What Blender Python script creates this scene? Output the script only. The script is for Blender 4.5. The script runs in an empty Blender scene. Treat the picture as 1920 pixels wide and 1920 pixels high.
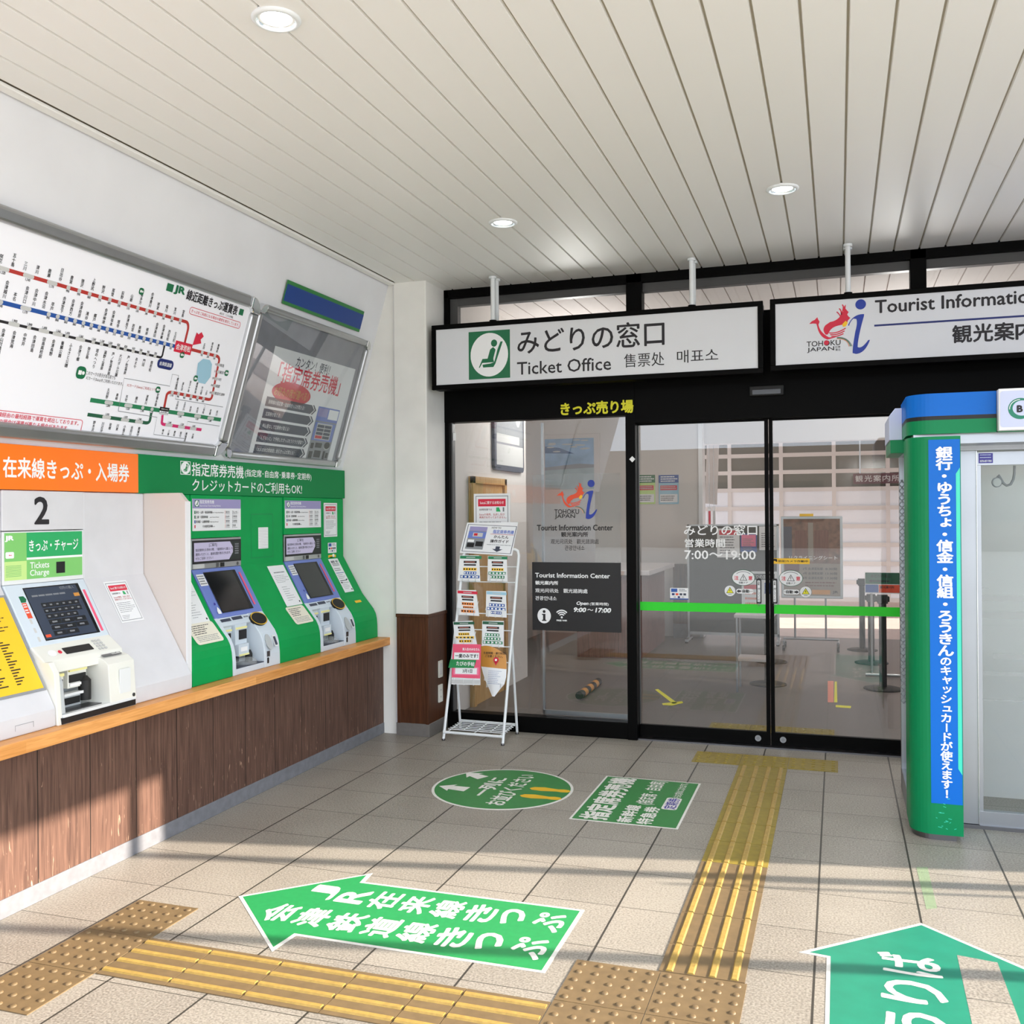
import bpy, bmesh, math, random
from mathutils import Vector, Matrix
C = bpy.context.scene.collection
SC = bpy.context.scene
R_ = random.Random(7)
PI = math.pi

def lin(h):
    h = h.lstrip('#')
    o = []
    for i in (0, 2, 4):
        c = int(h[i:i+2], 16) / 255
        o.append(c/12.92 if c <= .04045 else ((c+.055)/1.055)**2.4)
    return (o[0], o[1], o[2], 1)

# ------------------------------------------------------------------ camera
FPX = 1812.3
CAM = Vector((2.8224, -5.8628, 1.6228))
YAW, PITCH, ROLL = math.radians(-18.6496), math.radians(.086), math.radians(-.4391)
def cam_axes():
    f = Vector((math.sin(YAW)*math.cos(PITCH), math.cos(YAW)*math.cos(PITCH), math.sin(PITCH)))
    r = Vector((math.cos(YAW), -math.sin(YAW), 0)); u = r.cross(f)
    r2 = math.cos(ROLL)*r + math.sin(ROLL)*u
    u2 = -math.sin(ROLL)*r + math.cos(ROLL)*u
    return r2, u2, f
AX_R, AX_U, AX_F = cam_axes()
cd = bpy.data.cameras.new('camera'); cam = bpy.data.objects.new('camera', cd); C.objects.link(cam)
cd.sensor_width = 36; cd.lens = 36*FPX/1920; cd.clip_start = .05; cd.clip_end = 300
cam.matrix_world = Matrix(((AX_R.x, AX_U.x, -AX_F.x, CAM.x), (AX_R.y, AX_U.y, -AX_F.y, CAM.y), (AX_R.z, AX_U.z, -AX_F.z, CAM.z), (0, 0, 0, 1)))
SC.camera = cam

# ------------------------------------------------------------------ sky, sun, exposure
SC.view_settings.view_transform = 'Standard'; SC.view_settings.look = 'None'
SC.view_settings.gamma = 1; SC.view_settings.use_curve_mapping = False
SC.view_settings.exposure = 0.72
SC.cycles.max_bounces = 10; SC.cycles.diffuse_bounces = 6; SC.cycles.transparent_max_bounces = 24
SC.cycles.sample_clamp_indirect = 6
w = bpy.data.worlds.new('sky'); SC.world = w; w.use_nodes = True
bg = w.node_tree.nodes['Background']; bg.inputs[0].default_value = (.80, .88, 1, 1); bg.inputs[1].default_value = 3.05
AZ = math.atan2(.205, 1); EL = math.radians(20)
sd = bpy.data.lights.new('sun', 'SUN'); sun = bpy.data.objects.new('sun', sd); C.objects.link(sun)
sd.energy = 9.5; sd.color = (1, .88, .74); sd.angle = math.radians(.45)
dirv = Vector((math.cos(EL)*math.cos(AZ), math.cos(EL)*math.sin(AZ), math.sin(EL)))
sun.rotation_euler = dirv.to_track_quat('Z', 'Y').to_euler(); sun.location = (9, 1, 8)

def area(name, loc, sx, sy, power, col=(1, .95, .9)):
    d = bpy.data.lights.new(name, 'AREA'); d.shape = 'RECTANGLE'; d.size = sx; d.size_y = sy; d.energy = power; d.color = col
    o = bpy.data.objects.new(name, d); C.objects.link(o); o.location = loc
    return o
# added point lights without fixtures, brightening the office behind the glass
for x, y, pw in ((.5, 2.9, 26), (3.4, 2.9, 17), (3.6, 5.0, 26), (5.0, 3.6, 14)):
    d = bpy.data.lights.new('office_fill', 'POINT'); d.energy = pw; d.color = (1, .95, .91); d.shadow_soft_size = .22
    o = bpy.data.objects.new('office_fill', d); C.objects.link(o); o.location = (x, y, 2.6)

# ------------------------------------------------------------------ materials
M = {}
def nodes(name):
    m = bpy.data.materials.new(name); m.use_nodes = True; M[name] = m
    nt = m.node_tree; return m, nt, nt.nodes['Principled BSDF']
def mat(name, col, rough=.5, metal=0, spec=.5, noise=0, nscale=30, bump=0, coat=0, emit=None, estr=1):
    m, nt, b = nodes(name)
    c = lin(col) if isinstance(col, str) else col
    b.inputs['Base Color'].default_value = c; b.inputs['Roughness'].default_value = rough
    b.inputs['Metallic'].default_value = metal; b.inputs['Specular IOR Level'].default_value = spec
    b.inputs['Coat Weight'].default_value = coat
    if emit:
        b.inputs['Emission Color'].default_value = lin(emit); b.inputs['Emission Strength'].default_value = estr
    if noise or bump:
        g = nt.nodes.new('ShaderNodeNewGeometry')
        n = nt.nodes.new('ShaderNodeTexNoise'); n.inputs['Scale'].default_value = nscale; n.inputs['Detail'].default_value = 5
        nt.links.new(g.outputs['Position'], n.inputs['Vector'])
        if noise:
            r = nt.nodes.new('ShaderNodeMapRange'); r.inputs[1].default_value = .3; r.inputs[2].default_value = .7
            r.inputs[3].default_value = 1-noise; r.inputs[4].default_value = 1+noise
            nt.links.new(n.outputs['Fac'], r.inputs[0])
            v = nt.nodes.new('ShaderNodeVectorMath'); v.operation = 'SCALE'; v.inputs[0].default_value = c[:3]
            nt.links.new(r.outputs[0], v.inputs['Scale']); nt.links.new(v.outputs[0], b.inputs['Base Color'])
        if bump:
            bm_ = nt.nodes.new('ShaderNodeBump'); bm_.inputs['Strength'].default_value = bump; bm_.inputs['Distance'].default_value = .002
            nt.links.new(n.outputs['Fac'], bm_.inputs['Height']); nt.links.new(bm_.outputs[0], b.inputs['Normal'])
    return m

def N(nt, t, **k):
    n = nt.nodes.new(t)
    for a, v in k.items(): setattr(n, a, v)
    return n
def mth(nt, op, a, b=None, clamp=False):
    n = N(nt, 'ShaderNodeMath', operation=op, use_clamp=clamp)
    for i, x in enumerate((a, b)):
        if x is None: continue
        if isinstance(x, (int, float)): n.inputs[i].default_value = x
        else: nt.links.new(x, n.inputs[i])
    return n.outputs[0]
def mixc(nt, f, a, b):
    n = N(nt, 'ShaderNodeMix', data_type='RGBA')
    for i, x in ((0, f), (6, a), (7, b)):
        if isinstance(x, (int, float)): n.inputs[i].default_value = x
        elif isinstance(x, tuple): n.inputs[i].default_value = x
        else: nt.links.new(x, n.inputs[i])
    return n.outputs[2]

def floor_mat(name, base, dark, T=.39):
    m, nt, b = nodes(name)
    g = N(nt, 'ShaderNodeNewGeometry'); s = N(nt, 'ShaderNodeSeparateXYZ'); nt.links.new(g.outputs['Position'], s.inputs[0])
    def dist(o, wd):
        q = mth(nt, 'ABSOLUTE', mth(nt, 'SUBTRACT', mth(nt, 'FRACT', mth(nt, 'ADD', mth(nt, 'DIVIDE', o, T), 100.5)), .5))
        return mth(nt, 'LESS_THAN', q, wd/T/2)
    gx = dist(s.outputs[0], .0085); gy = dist(s.outputs[1], .0038)
    joint = mth(nt, 'MAXIMUM', gx, gy)
    n1 = N(nt, 'ShaderNodeTexNoise'); n1.inputs['Scale'].default_value = 120; n1.inputs['Detail'].default_value = 4
    n2 = N(nt, 'ShaderNodeTexNoise'); n2.inputs['Scale'].default_value = 2.2; n2.inputs['Detail'].default_value = 6
    for n in (n1, n2): nt.links.new(g.outputs['Position'], n.inputs['Vector'])
    # a slightly different tone for each tile
    cx = mth(nt, 'FLOOR', mth(nt, 'DIVIDE', s.outputs[0], T)); cy = mth(nt, 'FLOOR', mth(nt, 'DIVIDE', s.outputs[1], T))
    cv = N(nt, 'ShaderNodeCombineXYZ'); nt.links.new(cx, cv.inputs[0]); nt.links.new(cy, cv.inputs[1])
    wn = N(nt, 'ShaderNodeTexWhiteNoise'); nt.links.new(cv.outputs[0], wn.inputs['Vector'])
    f = mth(nt, 'ADD', mth(nt, 'MULTIPLY', mth(nt, 'SUBTRACT', n1.outputs['Fac'], .5), 3.0), mth(nt, 'ADD', mth(nt, 'MULTIPLY', n2.outputs['Fac'], .7), mth(nt, 'MULTIPLY', wn.outputs['Value'], .22)))
    col = mixc(nt, mth(nt, 'SUBTRACT', f, .05, True), lin(base), lin(dark))
    col = mixc(nt, joint, col, lin('3b3833'))
    nt.links.new(col, b.inputs['Base Color'])
    b.inputs['Roughness'].default_value = .42; b.inputs['Specular IOR Level'].default_value = .35
    bp = N(nt, 'ShaderNodeBump'); bp.inputs['Strength'].default_value = .6; bp.inputs['Distance'].default_value = .003
    nt.links.new(mth(nt, 'SUBTRACT', mth(nt, 'MULTIPLY', n1.outputs['Fac'], .12), joint), bp.inputs['Height']); nt.links.new(bp.outputs[0], b.inputs['Normal'])
floor_mat('floor_tile', 'a19b91', '756f67')

def wood_mat(name, c0, c1, axis, seam=None, seam0=0, scratch=0, rough=.55, scale=1.0, along=12, block=None):
    """grain runs along `axis` (0,1,2); seam = spacing of vertical seams along y"""
    m, nt, b = nodes(name)
    g = N(nt, 'ShaderNodeNewGeometry'); mp = N(nt, 'ShaderNodeMapping')
    sc = [along*7, along*7, along*7]; sc[axis] = along*.35
    for i in range(3): mp.inputs['Scale'].default_value[i] = sc[i]*scale
    s = N(nt, 'ShaderNodeSeparateXYZ'); nt.links.new(g.outputs['Position'], s.inputs[0])
    if block:
        bi = mth(nt, 'FLOOR', mth(nt, 'DIVIDE', s.outputs[1], block)); bz = mth(nt, 'FLOOR', mth(nt, 'DIVIDE', s.outputs[2], .035))
        cv = N(nt, 'ShaderNodeCombineXYZ'); nt.links.new(bi, cv.inputs[0]); nt.links.new(bz, cv.inputs[1])
        wn = N(nt, 'ShaderNodeTexWhiteNoise'); nt.links.new(cv.outputs[0], wn.inputs['Vector'])
    nt.links.new(g.outputs['Position'], mp.inputs[0])
    n1 = N(nt, 'ShaderNodeTexNoise'); n1.inputs['Scale'].default_value = 1; n1.inputs['Detail'].default_value = 6; n1.inputs['Distortion'].default_value = .6
    nt.links.new(mp.outputs[0], n1.inputs['Vector'])
    f = mth(nt, 'MULTIPLY', mth(nt, 'SUBTRACT', n1.outputs['Fac'], .3), 2.4, True)
    if block: f = mth(nt, 'ADD', mth(nt, 'MULTIPLY', f, .6), mth(nt, 'MULTIPLY', wn.outputs['Value'], .45), True)
    col = mixc(nt, f, lin(c0), lin(c1))
    if scratch:
        mp2 = N(nt, 'ShaderNodeMapping'); nt.links.new(g.outputs['Position'], mp2.inputs[0])
        for i, v in enumerate((60, 60, 9)): mp2.inputs['Scale'].default_value[i] = v
        n3 = N(nt, 'ShaderNodeTexNoise'); n3.inputs['Scale'].default_value = 1; n3.inputs['Detail'].default_value = 8; n3.inputs['Distortion'].default_value = 1.5
        nt.links.new(mp2.outputs[0], n3.inputs['Vector'])
        # more wear towards the skirting, where shoes and bags rub
        zf = mth(nt, 'ADD', .615, mth(nt, 'MULTIPLY', s.outputs[2], .18))
        k = mth(nt, 'MULTIPLY', mth(nt, 'SUBTRACT', n3.outputs['Fac'], zf), 9, True)
        col = mixc(nt, mth(nt, 'MULTIPLY', k, scratch), col, lin('d9b295'))
    if seam:
        q = mth(nt, 'ABSOLUTE', mth(nt, 'SUBTRACT', mth(nt, 'FRACT', mth(nt, 'ADD', mth(nt, 'DIVIDE', mth(nt, 'SUBTRACT', s.outputs[1], seam0), seam), 100.5)), .5))
        col = mixc(nt, mth(nt, 'LESS_THAN', q, .0028/seam), col, lin('1c120e'))
    nt.links.new(col, b.inputs['Base Color']); b.inputs['Roughness'].default_value = rough; b.inputs['Specular IOR Level'].default_value = .3
wood_mat('dark_panel_wood', '47322a', '6c5043', 2, seam=.302, seam0=-2.637, scratch=.7)
wood_mat('pillar_wood', '3a2011', '5a3520', 2, rough=.35)
wood_mat('counter_wood', 'c07f3c', 'efae6a', 1, rough=.4, block=.55)
wood_mat('door_wood', 'b98d52', 'd6b077', 2)
wood_mat('desk_wood', '5a3a33', '7a5148', 2)

def glass_mat(name, r0=.06, tint=(.93, .95, .94, 1)):
    m = bpy.data.materials.new(name); m.use_nodes = True; M[name] = m; nt = m.node_tree; nt.nodes.clear()
    o = N(nt, 'ShaderNodeOutputMaterial'); t = N(nt, 'ShaderNodeBsdfTransparent'); t.inputs[0].default_value = tint
    gl = N(nt, 'ShaderNodeBsdfGlossy'); gl.inputs['Roughness'].default_value = 0.0
    g = N(nt, 'ShaderNodeNewGeometry'); d = N(nt, 'ShaderNodeVectorMath', operation='DOT_PRODUCT')
    nt.links.new(g.outputs['Incoming'], d.inputs[0]); nt.links.new(g.outputs['Normal'], d.inputs[1])
    k = mth(nt, 'POWER', mth(nt, 'SUBTRACT', 1, mth(nt, 'ABSOLUTE', d.outputs['Value']), True), 5)
    f = mth(nt, 'ADD', r0, mth(nt, 'MULTIPLY', k, 1-r0))
    mx = N(nt, 'ShaderNodeMixShader'); nt.links.new(f, mx.inputs[0]); nt.links.new(t.outputs[0], mx.inputs[1]); nt.links.new(gl.outputs[0], mx.inputs[2])
    nt.links.new(mx.outputs[0], o.inputs[0])
glass_mat('glass', .05, (.92, .94, .94, 1))
glass_mat('case_glass', .06, (.95, .96, .96, 1))
def film_mat(name, col, alpha):
    m = bpy.data.materials.new(name); m.use_nodes = True; M[name] = m; nt = m.node_tree; nt.nodes.clear()
    o = N(nt, 'ShaderNodeOutputMaterial'); t = N(nt, 'ShaderNodeBsdfTransparent'); d = N(nt, 'ShaderNodeBsdfDiffuse'); d.inputs[0].default_value = lin(col)
    mx = N(nt, 'ShaderNodeMixShader'); mx.inputs[0].default_value = alpha
    nt.links.new(t.outputs[0], mx.inputs[1]); nt.links.new(d.outputs[0], mx.inputs[2]); nt.links.new(mx.outputs[0], o.inputs[0])
film_mat('frost_film', 'a9aaac', .3); film_mat('clear_plastic', 'e8eef0', .22); film_mat('faded_tape', '9cb894', .3)
film_mat('grey_tint', 'b5b5b5', .35); film_mat('smoke_plastic', '2a2c2c', .6)

mat('wall_paint', 'dfe0e4', .75, noise=.03, nscale=3, bump=.05)
mat('pillar_paint', 'e6e5e0', .7, noise=.05, nscale=4, bump=.1)
mat('ceiling_paint', 'eeedea', .45, spec=.4)
mat('ceiling_groove', 'a89f8d', .6)
mat('black_alu', '040404', .45, spec=.07)
mat('black_rubber', '0e0e0e', .6)
mat('dark_grey_alu', '4a4a4a', .4)
mat('skirting', '707176', .55, noise=.12, nscale=25)
mat('skirting_dark', '6b6763', .5, noise=.06, nscale=30)
mat('alu', 'b9bbbd', .32, metal=.9, noise=.05, nscale=5)
mat('alu_bright', 'd9dbdc', .15, metal=1)
mat('steel', 'a4a8ad', .34, metal=1, noise=.05, nscale=3)
mat('steel_dark', '77777a', .35, metal=1)
mat('white_metal', 'e4e8ea', .35)
mat('white_gloss', 'e3e4e6', .25)
mat('casing_white', 'd2d2d6', .38, noise=.03, nscale=9)
mat('partition_beige', 'd3c9c2', .5)
mat('machine_white', 'dfe2e3', .35)
mat('machine_cream', 'e4e4dc', .38)
mat('machine_grey', 'b3b8ba', .45)
mat('machine_blue_grey', 'cdd8e2', .38)
mat('lavender_blue', '6d80c6', .4)
mat('lavender', '9a93c0', .5)
mat('sky_grey', 'c3ccd6', .4)
mat('screen_black', '17191c', .12, spec=.6)
mat('screen_navy', '343c4b', .2, emit='2a3242', estr=.25)
mat('key_dark', '171a20', .3)
mat('display_lilac', 'a9a3bd', .35, emit='a9a3bd', estr=.2)
mat('green_sign', '007f43', .45, spec=.2)
mat('green_case', '00984c', .5, spec=.18, noise=.05, nscale=5)
mat('green_dark', '0d6b43', .45)
mat('orange_sign', 'ff7a12', .35)
mat('light_green', '7cc46c', .5)
mat('mid_green', '23a660', .5)
mat('pale_green', 'c3e38d', .5)
mat('yellow', 'f6c325', .5)
mat('yellow_paint', 'f2e23a', .5)
mat('lemon', 'e8e21a', .45)
mat('pale_yellow', 'efe9a0', .5)
mat('amber', 'c88a3a', .5)
mat('white', 'f0f1f2', .55)
mat('paper', 'e8e9eb', .7)
mat('board_white', 'f4f5fc', .4)
mat('paper_cream', 'e9e3d2', .7)
mat('black', '111114', .5)
mat('ink', '1d1b20', .6)
mat('grey_ink', '7a7d82', .6)
mat('mid_grey', '8b8e92', .6)
mat('pale_grey', 'c4c5c4', .6)
mat('dark_slate', '3a4052', .5)
mat('red', 'c8152b', .5)
mat('red_line', 'b3322c', .5)
mat('crimson', 'd3203f', .5)
mat('blue_line', '1d4f9e', .5)
mat('navy', '14256b', .5)
mat('deep_blue', '053a86', .45)
mat('logo_blue', '1f3a9c', .5)
mat('lake_blue', '9cc6da', .5)
mat('rail_green', '1f7d52', .5)
mat('rail_dark_green', '1c5a3f', .5)
mat('magenta', 'd0246b', .5)
mat('pink', 'ef7fa0', .5)
mat('hot_pink', 'e95577', .5)
mat('salmon', 'e8927e', .6)
mat('orange', 'f08a2c', .5)
mat('vermilion', 'e24e2b', .5)
mat('atm_blue', '0068c8', .4, spec=.25)
mat('atm_green', '00804e', .4, spec=.25)
mat('atm_mint', '3fd8b8', .3)
mat('purple', '3a3196', .4)
mat('periwinkle', 'c3cbe6', .4)
mat('tape_green', '12d312', .45)
mat('sticker_green', '1f8a4b', .5, noise=.06, nscale=40)
mat('sticker_green_dull', '2c7a3b', .5, noise=.05, nscale=30)
mat('sticker_teal', '1a7c63', .5, noise=.07, nscale=12)
mat('sticker_white', 'd8d6d1', .6, noise=.06, nscale=50)
mat('shoe_yellow', 'dcae1e', .6)
mat('tactile', '6f5c40', .55, noise=.12, nscale=22, bump=.2)  # sunlit copy of the paving colour
mat('tactile_shaded', '8a782c', .5, noise=.14, nscale=26, bump=.2)  # shaded copy of the same paving colour
mat('bar_yellow', 'a38745', .5, noise=.15, nscale=60, bump=.3)
mat('office_wall', 'd8d3cf', .7)
mat('office_floor', '6a625e', .38, noise=.08, nscale=30)
mat('office_ceiling', 'e2dad7', .7)
mat('office_white', 'd6cfcb', .5)
mat('shutter_pane', 'e9ebf1', .35)
mat('shutter_glass', '625f56', .15, spec=.6)
mat('board_dark', '232a28', .6)
mat('maroon', '5e3a41', .6)
mat('asphalt', 'a3a09b', .85, noise=.1, nscale=3)
mat('platform', 'cbb9b2', .8, noise=.06, nscale=4)
mat('marble', 'cfc8c9', .3, noise=.05, nscale=12)
mat('brown_photo', '6b4a3a', .5, noise=.5, nscale=14)
mat('tan', '857c72', .6)
mat('photo_sky', '8fb0d2', .5, noise=.25, nscale=5)
mat('photo_sea', '9fb0b4', .5, noise=.12, nscale=7)
mat('photo_blue', '42618f', .5)
mat('photo_grey', '8e8e96', .5, noise=.1, nscale=9)
mat('lamp_glow', 'ffffff', .4, emit='f2fbff', estr=5)
mat('reflector', 'e8f2f6', .15, metal=.7)
mat('sign_face', 'd9dbdf', .35, noise=.02, nscale=4)
mat('carpet_edge', '6e6a5a', .8)

# ------------------------------------------------------------------ planes and pixels of the photograph
def ray(px, py):
    return AX_R*((px-960)/FPX) - AX_U*((py-960)/FPX) + AX_F
class Face:
    """a flat surface in the room: origin, u (reading direction), v (up); n looks to the viewer"""
    def __init__(s, O, u, v):
        s.O = Vector(O); s.u = Vector(u).normalized(); s.v = Vector(v).normalized(); s.n = s.u.cross(s.v)
    def px(s, x, y, d=0):
        r = ray(x, y); O = s.O + s.n*d
        t = (O-CAM).dot(s.n) / r.dot(s.n); q = CAM + r*t - s.O
        return q.dot(s.u), q.dot(s.v)
    def w(s, u, v, d=0): return s.O + s.u*u + s.v*v + s.n*d
    def rect(s, a, b, d=0):
        p, q = s.px(*a, d), s.px(*b, d)
        return min(p[0], q[0]), min(p[1], q[1]), max(p[0], q[0]), max(p[1], q[1])
    def off(s, d): return Face(s.O + s.n*d, s.u, s.v)
def YF(y): return Face((0, y, 0), (1, 0, 0), (0, 0, 1))
def XF(x): return Face((x, 0, 0), (0, 1, 0), (0, 0, 1))
FLOOR = Face((0, 0, 0), (1, 0, 0), (0, 1, 0))
FLOOR_R = Face((0, 0, 0), (0, 1, 0), (-1, 0, 0))
BULK = Face((-.724, 0, 1.96), (0, 1, 0), (.412, 0, 1.365))
MV = XF(-.71)
MS = Face((-.71, 0, 1.315), (0, 1, 0), (-.571, 0, 1))
ML = XF(-.42)

_gl = {}
_fc = bpy.data.curves.new('type', 'FONT'); _fo = bpy.data.objects.new('type', _fc)
def glyph(s, bold):
    k = (s, bold)
    if k not in _gl:
        _fc.body = s; _fc.resolution_u = 2 if len(s) > 9 else 3; _fc.offset = bold; _fc.size = 1
        me = bpy.data.meshes.new_from_object(_fo)
        vs = [(v.co.x, v.co.y) for v in me.vertices]; fs = [tuple(p.vertices) for p in me.polygons]
        bpy.data.meshes.remove(me)
        bb = (min(v[0] for v in vs), min(v[1] for v in vs), max(v[0] for v in vs), max(v[1] for v in vs)) if vs else (0, 0, 1, 1)
        _gl[k] = (vs, fs, bb)
    return _gl[k]

def heavy(t, b):
    """bold strokes: the regular letters overprinted with small shifts, each print a hair above the last"""
    vs, fs, bb = glyph(t, 0)
    if b < .005: return [(x, y, 0) for x, y in vs], fs, bb
    sh = [(-b, 0), (b, 0), (0, b), (0, -b)] if b < .02 else [(b*math.cos(a*PI/4), b*math.sin(a*PI/4)) for a in range(8)]
    V = []; Q = []
    for i, (dx, dy) in enumerate(sh):
        o = len(V); V += [(x+dx, y+dy, i*6e-5) for x, y in vs]; Q += [tuple(k+o for k in f) for f in fs]
    return V, Q, (bb[0]-b, bb[1]-b, bb[2]+b, bb[3]+b)

class MB:
    def __init__(s): s.v = []; s.f = []; s.m = []; s.sm = []; s.mats = []
    def mi(s, m):
        if m not in s.mats: s.mats.append(m)
        return s.mats.index(m)
    def add(s, vs, fs, m, smooth=False):
        o = len(s.v); s.v.extend(Vector(v) for v in vs); k = s.mi(m)
        for f in fs: s.f.append(tuple(i+o for i in f)); s.m.append(k); s.sm.append(smooth)
        return s
    def box(s, x0, y0, z0, x1, y1, z1, m):
        vs = [(x, y, z) for x in (x0, x1) for y in (y0, y1) for z in (z0, z1)]
        return s.add(vs, [(0, 1, 3, 2), (4, 6, 7, 5), (0, 4, 5, 1), (2, 3, 7, 6), (0, 2, 6, 4), (1, 5, 7, 3)], m)
    def poly(s, F, pts, d, m):
        return s.add([F.w(p[0], p[1], d) for p in pts], [tuple(range(len(pts)))], m)
    def prism(s, F, pts, d0, d1, m):
        a = sum(pts[i][0]*pts[(i+1) % len(pts)][1]-pts[(i+1) % len(pts)][0]*pts[i][1] for i in range(len(pts)))
        if a < 0: pts = pts[::-1]
        n = len(pts); vs = [F.w(p[0], p[1], d0) for p in pts]+[F.w(p[0], p[1], d1) for p in pts]
        fs = [tuple(range(n))[::-1], tuple(range(n, 2*n))]+[(i, (i+1) % n, n+(i+1) % n, n+i) for i in range(n)]
        return s.add(vs, fs, m)
    def rect(s, F, r, d, m, th=0):
        p = [(r[0], r[1]), (r[2], r[1]), (r[2], r[3]), (r[0], r[3])]
        return s.prism(F, p, d-th, d, m) if th else s.poly(F, p, d, m)
    def pr(s, F, a, b, d, m, th=0): return s.rect(F, F.rect(a, b), d, m, th)
    def quad(s, F, pix, d, m, th=0):
        p = [F.px(*q) for q in pix]
        return s.prism(F, p, d-th, d, m) if th else s.poly(F, p, d, m)
    def ell(s, F, c, ru, rv, d, m, n=32, th=0):
        p = [(c[0]+ru*math.cos(2*PI*i/n), c[1]+rv*math.sin(2*PI*i/n)) for i in range(n)]
        return s.prism(F, p, d-th, d, m) if th else s.poly(F, p, d, m)
    def rr(s, F, r, rad, d, m, th=0, n=5): return s.prism(F, rrect(r, rad, n), d-th, d, m) if th else s.poly(F, rrect(r, rad, n), d, m)
    def ring(s, F, pts, wd, d, m):
        """outline band of width wd inside closed polygon pts (convex-ish)"""
        cx = sum(p[0] for p in pts)/len(pts); cy = sum(p[1] for p in pts)/len(pts); n = len(pts)
        ins = []
        for i, p in enumerate(pts):
            a, b = pts[i-1], pts[(i+1) % n]
            e1 = Vector((p[0]-a[0], p[1]-a[1])).normalized(); e2 = Vector((b[0]-p[0], b[1]-p[1])).normalized()
            n1 = Vector((-e1.y, e1.x)); n2 = Vector((-e2.y, e2.x)); t = n1+n2
            t = t/max(.3, t.dot(n1)) if t.length > 1e-6 else n1
            q = Vector(p)+t*wd
            ins.append((q.x, q.y))
        vs = [F.w(*p, d) for p in pts]+[F.w(*p, d) for p in ins]
        return s.add(vs, [(i, (i+1) % n, n+(i+1) % n, n+i) for i in range(n)], m)
    def line(s, F, pts, wd, d, m):
        """ribbon along a polyline"""
        L = []; n = len(pts)
        for i, p in enumerate(pts):
            a = Vector(pts[max(0, i-1)]); b = Vector(pts[min(n-1, i+1)]); t = (b-a).normalized(); q = Vector((-t.y, t.x))*wd/2; p = Vector(p)
            L.append((p+q, p-q))
        vs = [F.w(*x, d) for l in L for x in l]
        return s.add(vs, [(2*i+1, 2*i+3, 2*i+2, 2*i) for i in range(n-1)], m)
    def text(s, F, t, r, d, m, bold=0.0, slant=0):
        vs, fs, bb = heavy(t, bold)
        kx = (r[2]-r[0])/(bb[2]-bb[0]); ky = (r[3]-r[1])/max(1e-6, bb[3]-bb[1])
        return s.add([F.w(r[0]+(x-bb[0])*kx+slant*(y-bb[1])*ky, r[1]+(y-bb[1])*ky, d+l) for x, y, l in vs], fs, m)
    def tp(s, F, t, a, b, d, m, bold=0.0, slant=0): return s.text(F, t, F.rect(a, b), d, m, bold, slant)
    def tb(s, F, t, l, r, bot, top, d, m, bold=0.0, slant=0):
        return s.text(F, t, (l[0], bot[1], r[0], top[1]), d, m, bold, slant)
    def th(s, F, t, u, v, h, d, m, bold=0.0, al=0, sx=1):
        """text of letter height h, anchored at its left (0), middle (.5) or right (1) on baseline v"""
        vs, fs, bb = heavy(t, bold); ref = glyph('国', 0)[2]; k = h/(ref[3]-ref[1]); wd = (bb[2]-bb[0])*k*sx
        return s.add([F.w(u-al*wd+(x-bb[0])*k*sx, v+(y-ref[1])*k, d+l) for x, y, l in vs], fs, m)
    def tv(s, F, t, u, v, h, d, m, bold=0.0, sx=1, gap=1.04):
        """vertical text: centre u, top v, cell h"""
        ref = glyph('国', 0)[2]; k = h*.92/(ref[3]-ref[1])
        for i, ch in enumerate(t):
            if ch in ' 　': continue
            vs, fs, bb = heavy(ch, bold); cy = v-(i+.5)*h*gap; cx0 = (ref[0]+ref[2])/2; cy0 = (ref[1]+ref[3])/2
            if ch == 'ー': P = [((y-cy0)*.9, -(x-cx0), l) for x, y, l in vs]
            elif ch in '・！!': P = [(x-(bb[0]+bb[2])/2, y-(bb[1]+bb[3])/2, l) for x, y, l in vs]
            elif ch in 'ょャッュっ': P = [(x-cx0+.08, y-cy0+.1, l) for x, y, l in vs]
            else: P = [(x-cx0, y-cy0, l) for x, y, l in vs]
            s.add([F.w(u+a*k*sx, cy+b*k, d+l) for a, b, l in P], fs, m)
        return s
    def lines(s, F, r, n, d, m, fill=.45, jag=.3, seed=1):
        """rows of small print too fine to read"""
        q = random.Random(seed); h = (r[3]-r[1])/n
        for i in range(n):
            v1 = r[3]-i*h-h*.2; u = r[0]; end = r[2]-(r[2]-r[0])*jag*q.random()
            while u < end:
                wd = min(end-u, (r[2]-r[0])*(.05+.14*q.random())); s.rect(F, (u, v1-h*fill, u+wd, v1), d, m); u += wd+(r[2]-r[0])*.018
        return s
    def tube(s, pts, r, m, n=8, closed=False):
        P = [Vector(p) for p in pts]; k = len(P); vs = []; up = None
        for i in range(k):
            a = P[i-1] if (closed or i > 0) else P[i]; b = P[(i+1) % k] if (closed or i < k-1) else P[i]
            t = (b-a).normalized()
            if up is None: up = t.orthogonal().normalized()
            up = (up-t*up.dot(t)).normalized(); w_ = t.cross(up)
            rr_ = r[i] if isinstance(r, (list, tuple)) else r
            for j in range(n):
                an = 2*PI*j/n; vs.append(P[i]+(up*math.cos(an)+w_*math.sin(an))*rr_)
        fs = []
        for i in range(k if closed else k-1):
            i2 = (i+1) % k
            for j in range(n): fs.append((i*n+j, i*n+(j+1) % n, i2*n+(j+1) % n, i2*n+j))
        s.add(vs, fs, m, True)
        if not closed:
            s.add(vs[:n][::-1], [tuple(range(n))], m); s.add(vs[-n:], [tuple(range(n))], m)
        return s
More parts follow.
